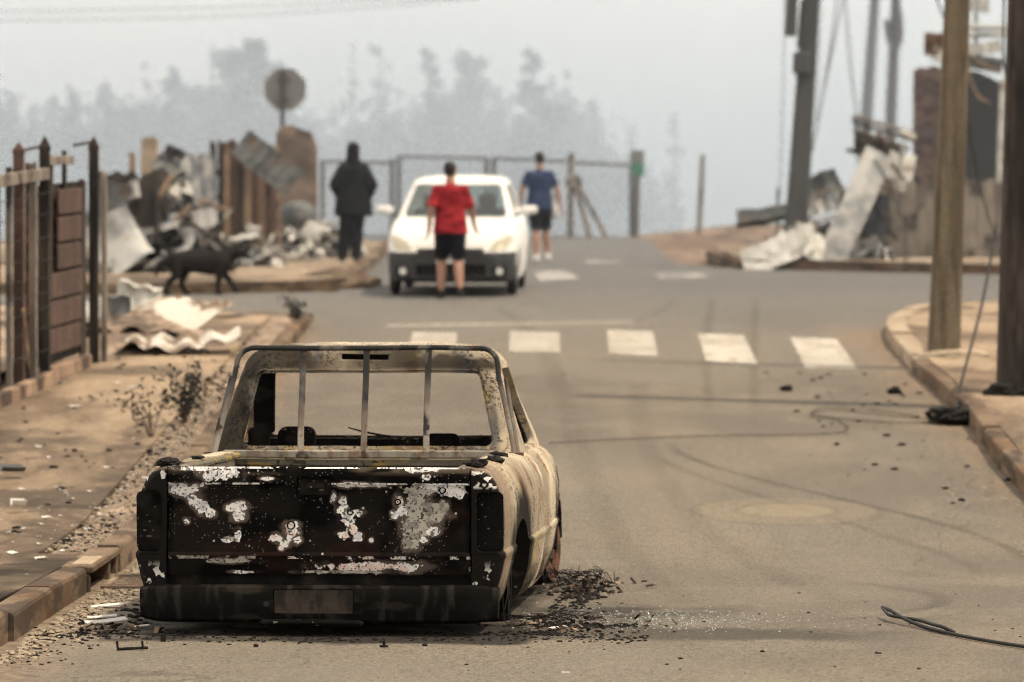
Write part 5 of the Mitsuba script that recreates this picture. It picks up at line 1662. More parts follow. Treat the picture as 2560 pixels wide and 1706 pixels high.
c = at(1593, 408, 77.6)
part(gs, 'panel', box(c, (.27, .03, .50), bevel=.008), 'sign_back', 25)
part(gs, 'green_band', box(c + (.02, -.02, -.12), (.22, .012, .24)), 'sign_green', 25)
tp_ = thing('timber_post', 'lone leaning timber post right of the small green sign', 'post')
put(tp_, tube([at(1757, 388, 77), at(1746, 606, 77)], [.045, .055], 8), 'grey_wood', True)
for px, pt, Y, l in ((1945, 470, 66, 'thin iron rod sticking up left of the leaning grey utility pole'),):
    k = thing('iron_rod', l, 'rod'); put(k, tube([at(px, pt, Y), at(px - 4, 640, Y)], .022, 6), 'pole_dark', True)

# ------------------------------------------------------------------ utility poles


def square_pole(key, top, bot, wt, wb, Y, bs, name='shaft', d=.8, hgt=None):
    """Tapered square pole between two photograph points at depth Y; it runs on above the frame."""
    a, b = at(*bot, Y), at(*top, Y)
    L = hgt or (b[2] - a[2])
    dirn = (b - a) / np.linalg.norm(b - a)
    full = L / dirn[2]
    kk = np.linalg.norm(b - a)
    s = []
    for t in np.linspace(0, full, 14):
        c = a + dirn * t
        w = (wb + (wt - wb) * t / kk) / ppm(Y) / 2
        ch = w * .22
        s.append([(c[0] + x, c[1] + y * d, c[2]) for x, y in ((w, w - ch), (w - ch, w), (-w + ch, w), (-w, w - ch), (-w, -w + ch), (-w + ch, -w), (w - ch, -w), (w, -w + ch))])
    return part(key, name, loft(s), bs, 20)


pl = thing('utility_pole', 'weathered brown concrete utility pole on the right pavement', 'utility pole')
square_pole(pl, (2393, 0), (2359, 890), 60, 78, 37.3, 'pole_concrete', hgt=7.0)
part(pl, 'footing', lump((at(2370, 893, 37.3)[0] + .06, 37.2, gz(4, 37.3) + .0), (.34, .30, .055), 3, .2, 2), 'kerb_pale_mat', 25)
pl = thing('utility_pole', 'blackened thick utility pole at the right edge of the picture', 'utility pole')
square_pole(pl, (2575, 0), (2552, 1012), 104, 118, 33.2, 'char_wood', hgt=7.8)
for k_ in range(7):
    part(pl, 'charred_bark', lump((4.18 + .02 + R_.uniform(-.25, .2), 33.0 + R_.uniform(-.15, .1), gz(4, 33) + .02), (R_.uniform(.06, .14), .08, R_.uniform(.03, .09)), k_, .5, 2), 'charcoal', 25)
pl = thing('utility_pole', 'leaning dark utility pole with collar and transformer box over the collapsed sheets', 'utility pole')
square_pole(pl, (2028, 0), (1984, 660), 42, 58, 62.0, 'pole_slate', hgt=9.5)
c = at(2005, 158, 61.8)
part(pl, 'collar', box(c, (.27, .24, .34), bevel=.03, ry=2), 'pole_slate', 25)
c = at(1979, 30, 61.8)
part(pl, 'box', box(c, (.17, .2, .75), bevel=.02, ry=2), 'pole_slate', 25)
part(pl, 'conduit', tube([at(2006, 0, 61.8), at(1996, 120, 61.8)], .03, 6), 'pole_slate', True)
for (l, t, b, wt, wb, Y) in (('left one of the two slim distant utility poles rising over the broken roof', (2187, 0), (2166, 300), 24, 30, 96, ), ('right one of the two slim distant utility poles with a hanging cable bundle', (2240, 0), (2226, 320), 25, 29, 92)):
    pl = thing('utility_pole', l, 'utility pole', 'slim distant utility poles')
    a_, c_ = at(*t, Y), at(*b, Y)
    dirn = (a_ - c_) / (a_[2] - c_[2])
    lo = c_ + dirn * (-4.5 - c_[2]) * .6
    part(pl, 'shaft', tube([lo, c_, a_, a_ + dirn * 2.5], [wb / ppm(Y) / 2 * 1.1, wb / ppm(Y) / 2, wt / ppm(Y) / 2, wt / ppm(Y) / 2], 10), 'pole_slate', True)
    if 'bundle' in l:
        part(pl, 'cable_bundle', tube(spline([at(2247, 20, Y - .3), at(2253, 90, Y - .3), at(2238, 125, Y - .3), at(2222, 100, Y - .3), at(2215, 50, Y - .3)], 20), .05, 6), 'pole_slate', True)
        part(pl, 'insulator', box(at(2221, 76, Y - .2), (.12, .12, .45), bevel=.02), 'pole_slate', 25)

# ------------------------------------------------------------------ right: the ruin, its fence and the collapsed sheets
hs = thing('ruined_building', 'burnt out brick building with torn tin roof behind the right hand poles', 'building')
slab_wall(hs, [2288, 2300, 2330, 2372], [178, 172, 168, 170], 672, 64.5, .35, 'brick_mat', .06, 21, 'brick_pier')
mat('dark_wall_mat', rgb=(.045, .05, .056), rough=.9, spec=.15)
slab_wall(hs, [2128, 2160, 2200, 2250, 2300], [500, 470, 452, 440, 440], 672, 63.6, .1, 'dark_wall_mat', .10, 23, 'charred_infill')
slab_wall(hs, [2366, 2400, 2440, 2500, 2512], [172, 180, 178, 205, 225], 672, 65.3, .3, 'dark_wall_mat', .02, 22, 'dark_wall')
for i, (px0, px1, pt, pb, bs, tilt) in enumerate(((2310, 2380, 72, 140, 'rust', 4), (2330, 2400, 120, 165, 'pale_sheet', 26), (2405, 2500, 100, 138, 'pale_sheet', -8), (2405, 2505, 130, 178, 'dark_sheet', 10), (2412, 2470, -20, 34, 'sheet_metal', 3))):
    a, b = at(px0, pt, 64.4), at(px1, pb, 64.4)
    part(hs, 'roof_sheet', place(solid_sheet(corrugated(b[0] - a[0], max(.25, (a[2] - b[2])), .14, .015, seed=60 + i, wob=.05, tear=.15), .005), (a + b) / 2 + (0, -.05 * i, 0), 84, tilt, 8 * (-1) ** i), bs, 40)
for ya, yb2 in ((68, 70), (88, 86)):
    part(hs, 'gutter', tube([at(2412, ya, 64.2), at(2520, yb2, 64.2)], .045, 8), 'sheet_metal', True)
part(hs, 'roof_post', tube([at(2440, 34, 64.3), at(2440, 170, 64.3)], .04, 6), 'sheet_metal', True)
part(hs, 'pale_post', box(at(2503, 330, 64.0), (.09, .09, 1.7), ry=2), 'pale_sheet', 25)
for pts in ([(2405, 120), (2440, 150), (2500, 180)], [(2420, 150), (2445, 240), (2475, 258)]):
    part(hs, 'roof_lath', tube(spline([at(*p, 64.1) for p in pts], 12), .02, 6), 'tan_wood', True)

bf = thing('board_fence', 'weathered grey brown board fence in front of the ruined brick building', 'fence')
rng = np.random.default_rng(9)
x0 = at(2195, 660, 62.4)[0]
for i in range(13):
    x = x0 + .155 * i + .077
    z0 = gz(x, 62.5)
    h = 1.22 + rng.uniform(-.06, .05) - (.25 if i == 2 else 0)
    m = tm(mf(box((0, 0, h / 2), (.148, .028, h))).refine_to_length(.15))
    v = np.array(m.vertices); v[:, 2] += np.where(v[:, 2] > h * .9, .05 * (meshkit.noise(v * 14 + i, i) - .5), 0)
    part(bf, 'board', place(trimesh.Trimesh(v, m.faces, process=False), (x, 62.5 + rng.uniform(-.012, .012), z0 - .02), ry=rng.uniform(-.8, .8)), 'grey_wood', 25)
for z in (.3, .95): part(bf, 'rail', box((x0 + 1.0, 62.55, gz(x0, 62.5) + z), (2.05, .05, .08)), 'char_wood', 25)

G = 'collapsed tin sheets on the right corner'
sheet('long grey roof sheet sliding down diagonally from the broken roof', corrugated(.46, 2.0, .16, .006, seed=71, wob=.05, bend=-.05), 'sheet_metal', at(2137, 520, 61.4), 78, 27, 6, group=G)
sheet('pale flat sheet fanned out on the ground at the right corner', corrugated(1.20, .80, .17, .004, seed=72, wob=.05, bend=.05), 'pale_sheet', at(1950, 632, 61.0), 34, -24, -12, group=G)
sheet('dark curved sheet sticking out left past the leaning pole', corrugated(1.15, .62, .8, .012, seed=73, wob=.07, bend=.16), 'dark_sheet', at(1935, 556, 62.6), 20, -9, -8, group=G)
sheet('black bent sheet behind the diagonal grey sheet', corrugated(.62, .5, .3, .03, seed=74, wob=.08, bend=.12), 'dark_sheet', at(2058, 478, 62.8), 62, -26, 0, group=G)
sheet('light grey sheet leaning under the black bent sheet', corrugated(.85, .30, .2, .015, seed=75, wob=.04, bend=.03), 'sheet_metal', at(2062, 512, 62.4), 66, -14, 0, group=G)
sheet('pale torn sheet hanging from the broken roof edge', corrugated(.42, .75, .16, .02, seed=76, wob=.07, tear=.3), 'pale_sheet', at(2252, 420, 62.6), 80, 14, 10, group=G)
sheet('small white crumpled sheet at the foot of the diagonal sheet', corrugated(.34, .5, .2, .02, seed=77, wob=.12), 'pale_sheet', at(2040, 615, 60.7), 58, 20, 14, group=G)
sheet('pale green flat board lying along the foot of the board fence', corrugated(.86, .20, .8, .004, seed=78, wob=.02), 'pale_sheet', at(2262, 663, 61.6), 62, -3, 0, group=G)
sheet('dark sheet standing in shade behind the diagonal grey sheet', corrugated(.80, 1.15, .2, .02, seed=79, wob=.05), 'dark_wall_mat', at(2158, 575, 62.0), 82, 4, 0, group=G)
rf = thing('broken_roof', 'splintered roof edge of charred laths jutting left from the ruined building', 'roof')
for i, (pa, pb, r, bs) in enumerate((((2132, 292), (2290, 335), .035, 'grey_wood'), ((2130, 304), (2285, 352), .03, 'char_wood'), ((2134, 325), (2270, 372), .04, 'grey_wood'), ((2138, 350), (2260, 380), .04, 'char_wood'), ((2118, 376), (2210, 384), .035, 'char_wood'),
                                     ((2140, 300), (2150, 390), .03, 'char_wood'), ((2195, 330), (2232, 396), .04, 'tan_wood'), ((2165, 310), (2178, 392), .03, 'char_wood'), ((2225, 322), (2240, 390), .03, 'grey_wood'), ((2250, 330), (2285, 345), .05, 'pale_sheet'))):
    part(rf, 'lath', tube([at(*pa, 63.0), at(*pb, 63.3)], r, 6), bs, 30)
slab_wall(rf, [2136, 2150, 2200, 2262], [318, 325, 345, 368], 388, 63.5, .06, 'char_wood', .08, 33, 'soffit')
for i, (pa, pb, r, bs) in enumerate((((2010, 520), (2075, 470), .03, 'grey_wood'), ((2150, 390), (2215, 470), .035, 'tan_wood'), ((2185, 390), (2200, 560), .03, 'char_wood'), ((2095, 560), (2170, 420), .03, 'char_wood'), ((2215, 392), (2262, 452), .03, 'grey_wood'), ((2180, 500), (2240, 600), .03, 'char_wood'), ((2020, 560), (2090, 540), .025, 'tan_wood'), ((2260, 350), (2240, 470), .025, 'pale_sheet'))):
    part(rf, 'fallen_lath', tube([at(*pa, 61.9), at(*pb, 62.2)], r, 6), bs, 30)
k = thing('rubble_heap', 'grey rubble and splinters under the collapsed tin sheets', 'rubble', kind='stuff')
heap_of(k, 1890, 2230, 668, 545, 61.9, 15, 150, ['charcoal', 'sheet_metal', 'grey_wood', 'dark_sheet'], (.08, .28), 1.1)

# ------------------------------------------------------------------ cables
def cable(label, pts, r=.009, bs='dark_cable', name='fallen_cable', n=80, group=None):
    k = thing(name, label, 'cable', group)
    put(k, tube(spline(pts, n), r, 6), bs, True)
    return k


def onroad(px, py, dz=.012):
    q = ground(px, py, 0)
    return (q[0], q[1], float(ZC(q[1])) + dz)


cable('thin fallen cable running across the road from the truck and looping back', [onroad(*p) for p in ((1372, 1112), (1560, 1102), (1800, 1093), (2000, 1091), (2095, 1086), (2120, 1074), (2100, 1056), (2050, 1043), (2025, 1036), (2080, 1030), (2200, 1040), (2330, 1052), (2400, 1056))], .0042, 'dusty_cable')
cable('second loop of fallen cable beside the tangle on the road', [onroad(*p, .016) for p in ((2380, 1062), (2250, 1062), (2120, 1054), (2030, 1048), (2060, 1024), (2160, 1028), (2290, 1048))], .0042, 'dusty_cable')
cable('stiff black cable end curling up in the lower right of the road', [onroad(2575, 1626), onroad(2440, 1604), onroad(2330, 1580), onroad(2262, 1564, .03), onroad(2222, 1551, .05), onroad(2206, 1545, .05), onroad(2222, 1556, .035), onroad(2300, 1568, .03), onroad(2352, 1583, .03), onroad(2385, 1588, .012)], .0085)
tg_ = thing('cable_tangle', 'black tangle of burnt cable at the foot of the right kerb', 'cable')
c = np.array(ground(2385, 1058)); rng = np.random.default_rng(3)
ms = []
for i in range(16):
    pts = []
    for t in np.linspace(0, 2 * PI * rng.uniform(.6, 1.2), 9): pts.append(c + (rng.uniform(.08, .26) * math.cos(t + i), rng.uniform(.08, .30) * math.sin(t + i), .02 + rng.uniform(0, .11)))
    ms.append(tube(spline(pts, 26), .009, 5))
part(tg_, 'coil', cat(ms), 'dark_cable', True)
part(tg_, 'burnt_lump', lump(c + (.02, 0, .02), (.2, .24, .06), 8, .4, 2), 'charcoal', 25)
cable('slack cable slanting from the black pole down to the cable tangle', [at(2492, 560, 36), at(2455, 760, 35), at(2405, 950, 33.5), (c[0] + .02, c[1], c[2] + .05)], .013, name='hanging_cable')
cable('loose thin cable hanging down beside the brown concrete pole', [at(2398, 200, 38.5), at(2440, 420, 38.5), at(2486, 590, 38), at(2500, 640, 37)], .010, name='hanging_cable')
cable('thin wire hanging just left of the black pole from above the frame', [at(2512, -40, 36), at(2508, 120, 36), at(2516, 200, 36)], .010, name='hanging_cable')
cable('dark hanging cable bowing over the front of the board fence', [at(2185, 400, 60.5), at(2230, 480, 60.5), at(2262, 580, 60), at(2262, 676, 59.5)], .02, name='hanging_cable')
for i, (pts, Y, r) in enumerate((([(2120, -60), (2065, 200), (2030, 380)], 63, .012), ([(2112, -60), (2125, 150), (2145, 300)], 70, .013), ([(1962, -60), (1956, 300), (1950, 500)], 72, .009), ([(2098, -60), (2080, 90), (2040, 330)], 66, .011), ([(2330, -40), (2362, 50), (2390, 110)], 50, .012), ([(2055, -30), (2048, 120), (2042, 330)], 75, .008))):
    cable(('faint slack wire crossing the sky right of the leaning pole', 'faint wire dropping to the splintered roof edge', 'faint vertical wire left of the leaning pole', 'second faint wire slanting beside the leaning pole', 'short wire behind the top of the brown concrete pole', 'very thin wire straight above the collapsed sheets')[i], [at(*p, Y) for p in pts], r, name='hanging_cable', n=20)
for i, (ya, yb2) in enumerate((((50, 8)), ((66, 20)))):
    cable(('upper', 'lower')[i] + ' faint overhead wire crossing the sky at the top left', [at(-60, ya - 20, 82), at(400, ya - 28, 82), at(1300, yb2 - 22, 82)] if i == 0 else [at(-60, ya - 14, 82), at(400, ya - 20, 82), at(1200, yb2 - 24, 82)], .008, name='overhead_wire', n=30)

# ------------------------------------------------------------------ small debris on the road and pavement
rng = np.random.default_rng(21)


def scatter(n, fn, sx, seed, sub=1, flat=.5, rough=.45):
    r = np.random.default_rng(seed)
    out = []
    while len(out) < n:
        x, y = fn(r)
        s = r.uniform(*sx)
        out.append(place(lump((0, 0, 0), (s, s * r.uniform(.6, 1.3), s * flat), int(r.integers(9999)), rough, sub), (x, y, gz(x, y) + s * flat * .4), 0, 0, r.uniform(0, 360)))
    return cat(out)


def tloc(x, y):
    return TO[0] + x * math.cos(TR) + y * math.sin(TR), TO[1] - x * math.sin(TR) + y * math.cos(TR)


k = thing('charcoal_debris', 'black charred crumbs spilled round the burnt truck', 'debris', kind='stuff')
put(k, cat([scatter(520, lambda r: tloc(r.uniform(-1.15, 1.5), r.normal(-.12, .16)), (.003, .011), 1), scatter(300, lambda r: tloc(.95 + abs(r.normal(0, .12)), r.uniform(.0, 4.2)), (.003, .012), 2), scatter(200, lambda r: tloc(-.85 - abs(r.normal(0, .16)), r.uniform(-.2, 3)), (.005, .02), 3),
            scatter(200, lambda r: tloc(1.16 + r.normal(0, .14), .60 + r.normal(0, .08)), (.003, .013), 4), scatter(130, lambda r: tloc(1.06 + r.normal(0, .07), 2.9 + r.normal(0, .5)), (.005, .020), 4), scatter(110, lambda r: (r.uniform(-2.2, 3.4), r.uniform(15.9, 22)), (.003, .010), 5), scatter(90, lambda r: tloc(.98 + r.normal(0, .12), .15 + r.normal(0, .07)), (.004, .015), 6)]), 'charcoal', 25)
k = thing('burnt_scraps', 'brown and grey burnt scraps heaped by the right wheels of the truck', 'debris', kind='stuff')
ms = []
for i in range(110):
    r = rng
    cx, cy = [(1.15, .70), (1.02, .20), (1.08, 3.0), (1.12, 3.3), (-.95, -.02)][i % 5]
    x, y = tloc(cx + r.normal(0, .15), cy + r.normal(0, .07 if i % 5 in (0, 1, 4) else .3))
    s = r.uniform(.010, .034 if i % 5 in (2, 3) else .026)
    ms.append(place(solid_sheet(corrugated(s * 1.8, s, .3, .005, nx=6, ny=5, bend=s * r.uniform(-.5, .5), seed=i, wob=s * .4), .002), (x, y, gz(x, y) + r.uniform(.005, .045)), r.uniform(-40, 40), r.uniform(-40, 40), r.uniform(0, 360)))
put(k, cat(ms), 'smoked_scrap', 25)
mat('smoked_scrap', lambda p, n, uv: mix(C(.035, .028, .024), C(.26, .19, .14), smoothstep(.48, .68, noise(p.x * 22, p.y * 22, p.z * 22))), rough=.8, spec=.2)
k = thing('ash_flakes', 'white ash flakes and paper scraps scattered over the left pavement', 'ash', kind='stuff')
ms = []
for i in range(180):
    if i < 105: x, y = -2.45 - abs(rng.normal(.75, .5)), rng.normal(24.6, 1.6)
    else: x, y = -2.30 - rng.uniform(0, 1.8), rng.uniform(19, 40)
    if not (-4.25 < x < -2.4): continue
    s = min(.045, .010 * math.exp(rng.normal(0, .65)))
    ms.append(place(solid_sheet(corrugated(s * 2.2, s * 1.6, .3, .002, nx=6, ny=5, seed=i, wob=s * .25, bend=s * rng.uniform(-.3, .3)), .002), (x, y, gz(x, y) + .006 + s * .12), rng.uniform(-8, 8), rng.uniform(-8, 8), rng.uniform(0, 360)))
put(k, cat(ms), 'ash_white', 25)
k = thing('gutter_gravel', 'pale grit and leaf litter along the foot of the left kerb', 'gravel', kind='stuff')
put(k, cat([scatter(900, lambda r: (-2.16 + abs(r.normal(0, .11)), r.uniform(16.5, 30)), (.006, .020), 7), scatter(1100, lambda r: (r.uniform(-2.60, -2.36), r.uniform(22.2, 33)), (.005, .015), 8), scatter(240, lambda r: (3.38 - abs(r.normal(0, .25)), r.uniform(22, 31)), (.004, .014), 9)]), 'grit', 25)
k = thing('kerb_litter', 'dark twigs and charred crumbs in the left gutter', 'litter', kind='stuff')
put(k, cat([scatter(520, lambda r: (-2.14 + abs(r.normal(0, .14)), r.uniform(16.5, 26)), (.003, .010), 17), scatter(420, lambda r: (r.uniform(-2.60, -2.36), r.uniform(22.2, 36)), (.005, .018), 18), scatter(120, lambda r: (r.uniform(-4.1, -2.5), r.uniform(19, 40)), (.006, .03), 19), scatter(60, lambda r: (r.uniform(2.2, 3.6), r.uniform(26, 37)), (.008, .03), 20)]), 'charcoal', 25)
k = thing('broken_glass', 'glittering crumbs of broken window glass spilled right of the truck', 'glass', kind='stuff')
put(k, scatter(620, lambda r: (lambda g: (g[0] + r.normal(0, .26) + .3 * r.random() ** 2, g[1] + r.normal(0, .12)))(ground(1590 + r.normal(0, 90), 1550 + r.normal(0, 14))), (.0022, .0050), 23, 0, .8, .3), 'bottle_glass', False)
tw = thing('tyre_wire', 'tangle of blackened tyre wire left on the road by the right rear wheel', 'wire')
x0, y0 = tloc(1.0, .62); ms = []
for i in range(14):
    a0, rr = rng.uniform(0, 2 * PI), rng.uniform(.08, .22)
    ms.append(tube(spline([(x0 + rng.normal(0, .04) + rr * math.cos(a0 + t), y0 + rng.normal(0, .03) + rr * math.sin(a0 + t), float(ZC(y0)) + .006 + .05 * rng.random()) for t in np.linspace(0, rng.uniform(2, 6), 8)], 26), .0014, 4))
put(tw, cat(ms), 'charcoal', True)
tw = thing('tyre_wire', 'loops of blackened tyre wire beside the right front wheel', 'wire')
x0, y0 = tloc(1.02, 3.35); ms = []
for i in range(14):
    a0, rr = rng.uniform(0, 2 * PI), rng.uniform(.10, .26)
    ms.append(tube(spline([(x0 + rng.normal(0, .05) + rr * .6 * math.cos(a0 + t), y0 + rng.normal(0, .05) + rr * math.sin(a0 + t), float(ZC(y0)) + .008 + .10 * rng.random()) for t in np.linspace(0, rng.uniform(2, 6), 8)], 26), .002, 4))
put(tw, cat(ms), 'charcoal', True)
# single pieces that can be told apart
for i, (px, py, w, l) in enumerate(((268, 1520, .17, 'long thin white ash flake left of the truck, nearest to the kerb'), (255, 1548, .14, 'white ash flake in the middle of the row left of the bumper'), (262, 1561, .20, 'largest white ash flake at the front of the row left of the bumper'), (352, 1572, .075, 'small white flake lying against the left end of the bumper'), (1392, 1576, .085, 'oval white flake on the road right of the bumper'))):
    g = ground(px, py)
    k = thing('ash_flake', l, 'ash flake', 'white flakes by the truck')
    put(k, place(solid_sheet(corrugated(w, w * .55, .5, .003, nx=14, ny=8, seed=80 + i, wob=.012, tear=.05), .004), (g[0], g[1], ZC(g[1]) + .016), 4, -3, 8 * i), 'ash_white', 40)
g = ground(960, 1619)
k = thing('knob_scrap', 'burnt round knob on a disc lying in front of the bumper', 'car part')
part(k, 'disc', place(trimesh.creation.cylinder(.020, .006, sections=20), (g[0], g[1], ZC(g[1]) + .005)), 'charcoal', 25)
part(k, 'stem', place(trimesh.creation.cylinder(.007, .022, sections=12), (g[0], g[1], ZC(g[1]) + .018)), 'charcoal', 25)
g = ground(328, 1628)
k = thing('burnt_bracket', 'black metal bracket with upright pins in front of the left bumper end', 'car part')
part(k, 'bar', tube([(g[0] - .06, g[1], ZC(g[1]) + .008), (g[0] + .07, g[1] + .02, ZC(g[1]) + .012)], .007, 6), 'charcoal', True)
for d in (-.058, .05): part(k, 'pin', tube([(g[0] + d, g[1] + .01, ZC(g[1]) + .005), (g[0] + d - .004, g[1] + .01, ZC(g[1]) + .042)], .005, 6), 'charcoal', True)
g = ground(408, 1605)
k = thing('iron_scrap', 'charred flat iron piece lying at the edge of the truck shadow', 'car part')
put(k, cat([box((g[0], g[1], ZC(g[1]) + .03), (.085, .02, .006)), box((g[0], g[1], ZC(g[1]) + .014), (.022, .02, .03))]), 'charcoal', False)
for i, (px, py, s, l) in enumerate(((640, 1618, .012, 'small black clod left of the burnt knob'), (1062, 1616, .012, 'small black clod right of the burnt knob'), (2236, 985, .06, 'dark clod on the road below the right end of the crosswalk'), (1966, 978, .05, 'flat dark clod in the middle of the road'))):
    g = ground(px, py); k = thing('clod', l, 'clod'); put(k, lump((g[0], g[1], ZC(g[1]) + s * .4), (s, s, s * .6), 90 + i, .4, 2), 'charcoal', 25)
g = ground(1415, 1684); k = thing('white_stick', 'short pale stick on the road at the bottom of the picture', 'stick'); put(k, box((g[0], g[1], ZC(g[1]) + .004), (.034, .008, .006), rz=4), 'ash_white', False)

# storm drain in the left kerb (its block replaces one kerb stone)
dk = thing('storm_drain', 'storm drain with pale lid and dark slot in the left kerb beside the truck', 'drain')
yd = 8 + 35.5 / 22 * 8.5
part(dk, 'lid', box((-2.28, yd, ZC(yd) + .125), (.17, 1.5, .04), bevel=.008), 'kerb_stone_mat', 25)
part(dk, 'lid_plate', box((-2.265, yd - .36, ZC(yd) + .147), (.11, .60, .010), bevel=.003), 'kerb_pale_mat', 25)
for d in (-.72, .30, .72): part(dk, 'cheek', box((-2.28, yd + d, ZC(yd) + .03), (.14, .06, .15), bevel=.008), 'kerb_stone_mat', 25)
part(dk, 'chamber', box((-2.36, yd, ZC(yd) + .02), (.02, 1.4, .18)), 'charcoal', 25)
part(dk, 'grating_frame', cat([box((-2.02, yd + d, ZC(yd) + .008), (.30, .035, .02)) for d in (-.42, .42)] + [box((-1.86, yd, ZC(yd) + .008), (.035, .86, .02)), box((-2.17, yd, ZC(yd) + .008), (.035, .86, .02))]), 'ash_soil_mat', 25)
for j in range(9): part(dk, 'grate_bar', box((-2.02, yd - .36 + .09 * j, ZC(yd) + .010), (.28, .03, .018)), 'ash_soil_mat', 25)
# pieces of bent sheet on the left pavement
for i, (px, py, w, l) in enumerate(((30, 1196, .16, 'curled dark sheet scrap at the left edge of the pavement'), (45, 1283, .09, 'small bent light scrap lower on the left pavement'))):
    g = gp_(px, py); sheet(l, corrugated(w, w * .8, .4, .004, seed=95 + i, wob=.02, bend=.04), 'dark_sheet' if i == 0 else 'ash_white', g + (0, 0, .155 - .135 + .02), 6, 4, 20, name='scrap', cat_='scrap')
# ------------------------------------------------------------------ trees standing in the smoke
def tree(label, px, top, half, Y, seed, kind='conifer', group=None, bottom=620):
    k = thing('tree', label, 'tree', group)
    rng = np.random.default_rng(seed)
    tip = at(px, top, Y)
    zb = float(ZC(Y)) - .3
    H = tip[2] - zb
    W = 1.5 * half / ppm(Y)
    x = tip[0]
    n = 12
    hs_ = np.linspace(0, 1, n)
    bend = rng.normal(0, .02, 2)
    axis = np.stack([x + bend[0] * H * (hs_ - 1) * hs_, np.full(n, Y) + bend[1] * H * (hs_ - 1) * hs_, zb + H * hs_], 1)
    part(k, 'trunk', tube(axis, np.linspace(.20, .025, n) * (.5 + H / 24), 8), 'bark', True)
    P = lambda h: np.array([np.interp(h, hs_, axis[:, i]) for i in range(3)])
    br, lf = [], []
    nb = {'conifer': 90, 'thin': 26, 'bare': 14, 'broad': 80}[kind]
    for i in range(nb):
        h = rng.uniform(.12 if kind != 'broad' else .18, 1.0) ** (.85 if kind == 'conifer' else 1)
        env = {'conifer': min(1, (1 - h) * 2.0) + .03, 'thin': .2 + .6 * min(1, (1 - h) * 1.7), 'bare': .4 * (1 - h) + .15, 'broad': math.sin(PI * min(1, (1.06 - h) * 1.25)) ** .6}[kind]
        L = W * env * (rng.uniform(.55, 1.1) if kind != 'conifer' else rng.uniform(.75, 1.15))
        a = rng.uniform(0, 2 * PI)
        p0 = P(h)
        up = rng.uniform(-.15, .35) if kind == 'conifer' else rng.uniform(.2, .8)
        p1 = p0 + L * np.array([math.cos(a), math.sin(a), up])
        pm = (p0 + p1) / 2 + (0, 0, .06 * L)
        br.append(tube([p0, pm, p1], [.035, .022, .008], 4, False))
        m = {'conifer': 56, 'thin': 14, 'bare': 0, 'broad': 56}[kind]
        for _ in range(m):
            t = rng.uniform(.15, 1.05)
            q = p0 + (p1 - p0) * t + rng.normal(0, .03 + .05 * L, 3)
            s = rng.uniform(.26, .62) * (.6 + H / 30) * min(1, .35 + L / W)
            u = (p1 - p0) / np.linalg.norm(p1 - p0) + rng.normal(0, .55, 3) + (0, 0, -.15); u /= np.linalg.norm(u)
            v = np.cross(u, rng.normal(0, 1, 3)); v /= np.linalg.norm(v)
            lf.append(np.array([q, q + u * s * .5 + v * s * .2, q + u * s, q + u * s * .5 - v * s * .2]))
    part(k, 'branches', cat(br), 'bark', False, kind='stuff')
    if lf:
        L = np.array(lf); nf = len(L); i = np.arange(nf)[:, None] * 4
        f = np.vstack([i + [0, 1, 2], i + [0, 2, 3]])
        part(k, 'crown', trimesh.Trimesh(L.reshape(-1, 3), f, process=False), 'foliage', False)


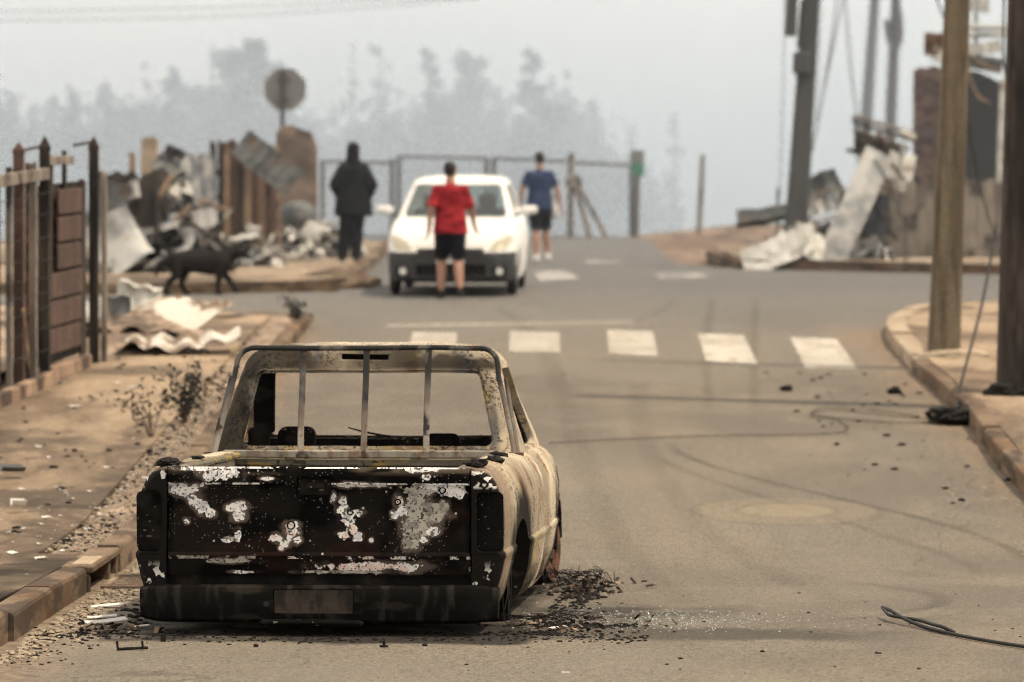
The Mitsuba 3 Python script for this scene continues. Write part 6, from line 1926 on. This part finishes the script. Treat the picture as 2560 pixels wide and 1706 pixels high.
S2 = 2560 / 2353.0
for i, (x, top, half, Y, kind, label) in enumerate((
        (22, 215, 42, 118, 'conifer', 'hazy conifer at the far left edge above the pointed fence posts'),
        (75, 268, 34, 122, 'conifer', 'small hazy conifer second from the left edge'),
        (118, 235, 38, 128, 'conifer', 'hazy conifer right behind the black pointed fence post'),
        (163, 208, 44, 116, 'conifer', 'hazy conifer between the two pointed fence posts'),
        (243, 190, 50, 116, 'conifer', 'hazy conifer standing left above the chimney stub'),
        (305, 262, 40, 124, 'broad', 'low hazy tree directly behind the chimney stub'),
        (348, 235, 36, 134, 'conifer', 'faint conifer just right of the chimney stub'),
        (392, 148, 46, 118, 'conifer', 'tall hazy conifer above the ashen rubble heap'),
        (438, 205, 40, 126, 'broad', 'ragged hazy tree right of the tall conifer over the rubble heap'),
        (486, 100, 14, 124, 'bare', 'bare burnt trunk above the left end of the plank wall'),
        (520, 132, 44, 130, 'broad', 'ragged hazy tree right of the bare trunk'),
        (572, 128, 56, 120, 'broad', 'broad ragged tree left of the stop sign'),
        (615, 185, 46, 134, 'broad', 'faint tree directly behind the stop sign'),
        (690, 300, 52, 126, 'broad', 'low faint tree right of the stop sign post'),
        (812, 95, 5, 132, 'bare', 'very thin bare trunk above the person in black'),
        (876, 110, 40, 126, 'thin', 'thin wispy tree between the bare trunk and the large dark conifer'),
        (985, 118, 66, 112, 'conifer', 'large hazy conifer above the left half of the white car'),
        (1078, 150, 48, 122, 'broad', 'wispy tree between the two largest hazy trees'),
        (1140, 210, 46, 126, 'conifer', 'smaller conifer left of the widest hazy tree'),
        (1222, 118, 100, 110, 'conifer', 'widest and tallest hazy tree behind the white car'),
        (1312, 225, 60, 120, 'conifer', 'conifer on the right shoulder of the widest hazy tree'),
        (1368, 262, 30, 118, 'thin', 'ragged bare sided tree above the braced post'),
        (1456, 278, 34, 120, 'thin', 'thin pale tree behind the small green sign'),
        (1552, 270, 22, 122, 'thin', 'thinnest pale tree left of the lone timber post'))):
    tree(label, x * S2, top * S2, half * S2, Y + 14, 200 + i, kind)

# the lower growth under the single trees reads as one mass
wood = thing('distant_wood', 'lower mass of smoky burnt woodland under the single trees', 'woodland', kind='stuff')
rng = np.random.default_rng(404)
Q = []
for i in range(230):
    px = rng.uniform(-60, 760) if i % 2 else rng.uniform(840, 1640)
    env = 330 + 60 * meshkit.noise(np.array([[px / 70, 3.0, 1.0]]), 4)[0] + (0 if px < 760 else np.clip((px - 1450) / 190, 0, 1) * 190)
    c = at(px, env + rng.uniform(0, 60), rng.uniform(128, 152))
    n = 110
    q = c + rng.normal(0, 1, (n, 3)) * (.55, .5, .9) - (0, 0, .8)
    u = rng.normal(0, 1, (n, 3)) + (0, 0, .5); u /= np.linalg.norm(u, axis=1, keepdims=True)
    v = np.cross(u, rng.normal(0, 1, (n, 3))); v /= np.linalg.norm(v, axis=1, keepdims=True)
    s = rng.uniform(.35, .75, (n, 1))
    Q.append(np.stack([q, q + u * s * .5 + v * s * .18, q + u * s, q + u * s * .5 - v * s * .18], 1))
Q = np.vstack(Q)
i = np.arange(len(Q))[:, None] * 4
put(wood, trimesh.Trimesh(Q.reshape(-1, 3), np.vstack([i + [0, 1, 2], i + [0, 2, 3]]), process=False), 'foliage', False)
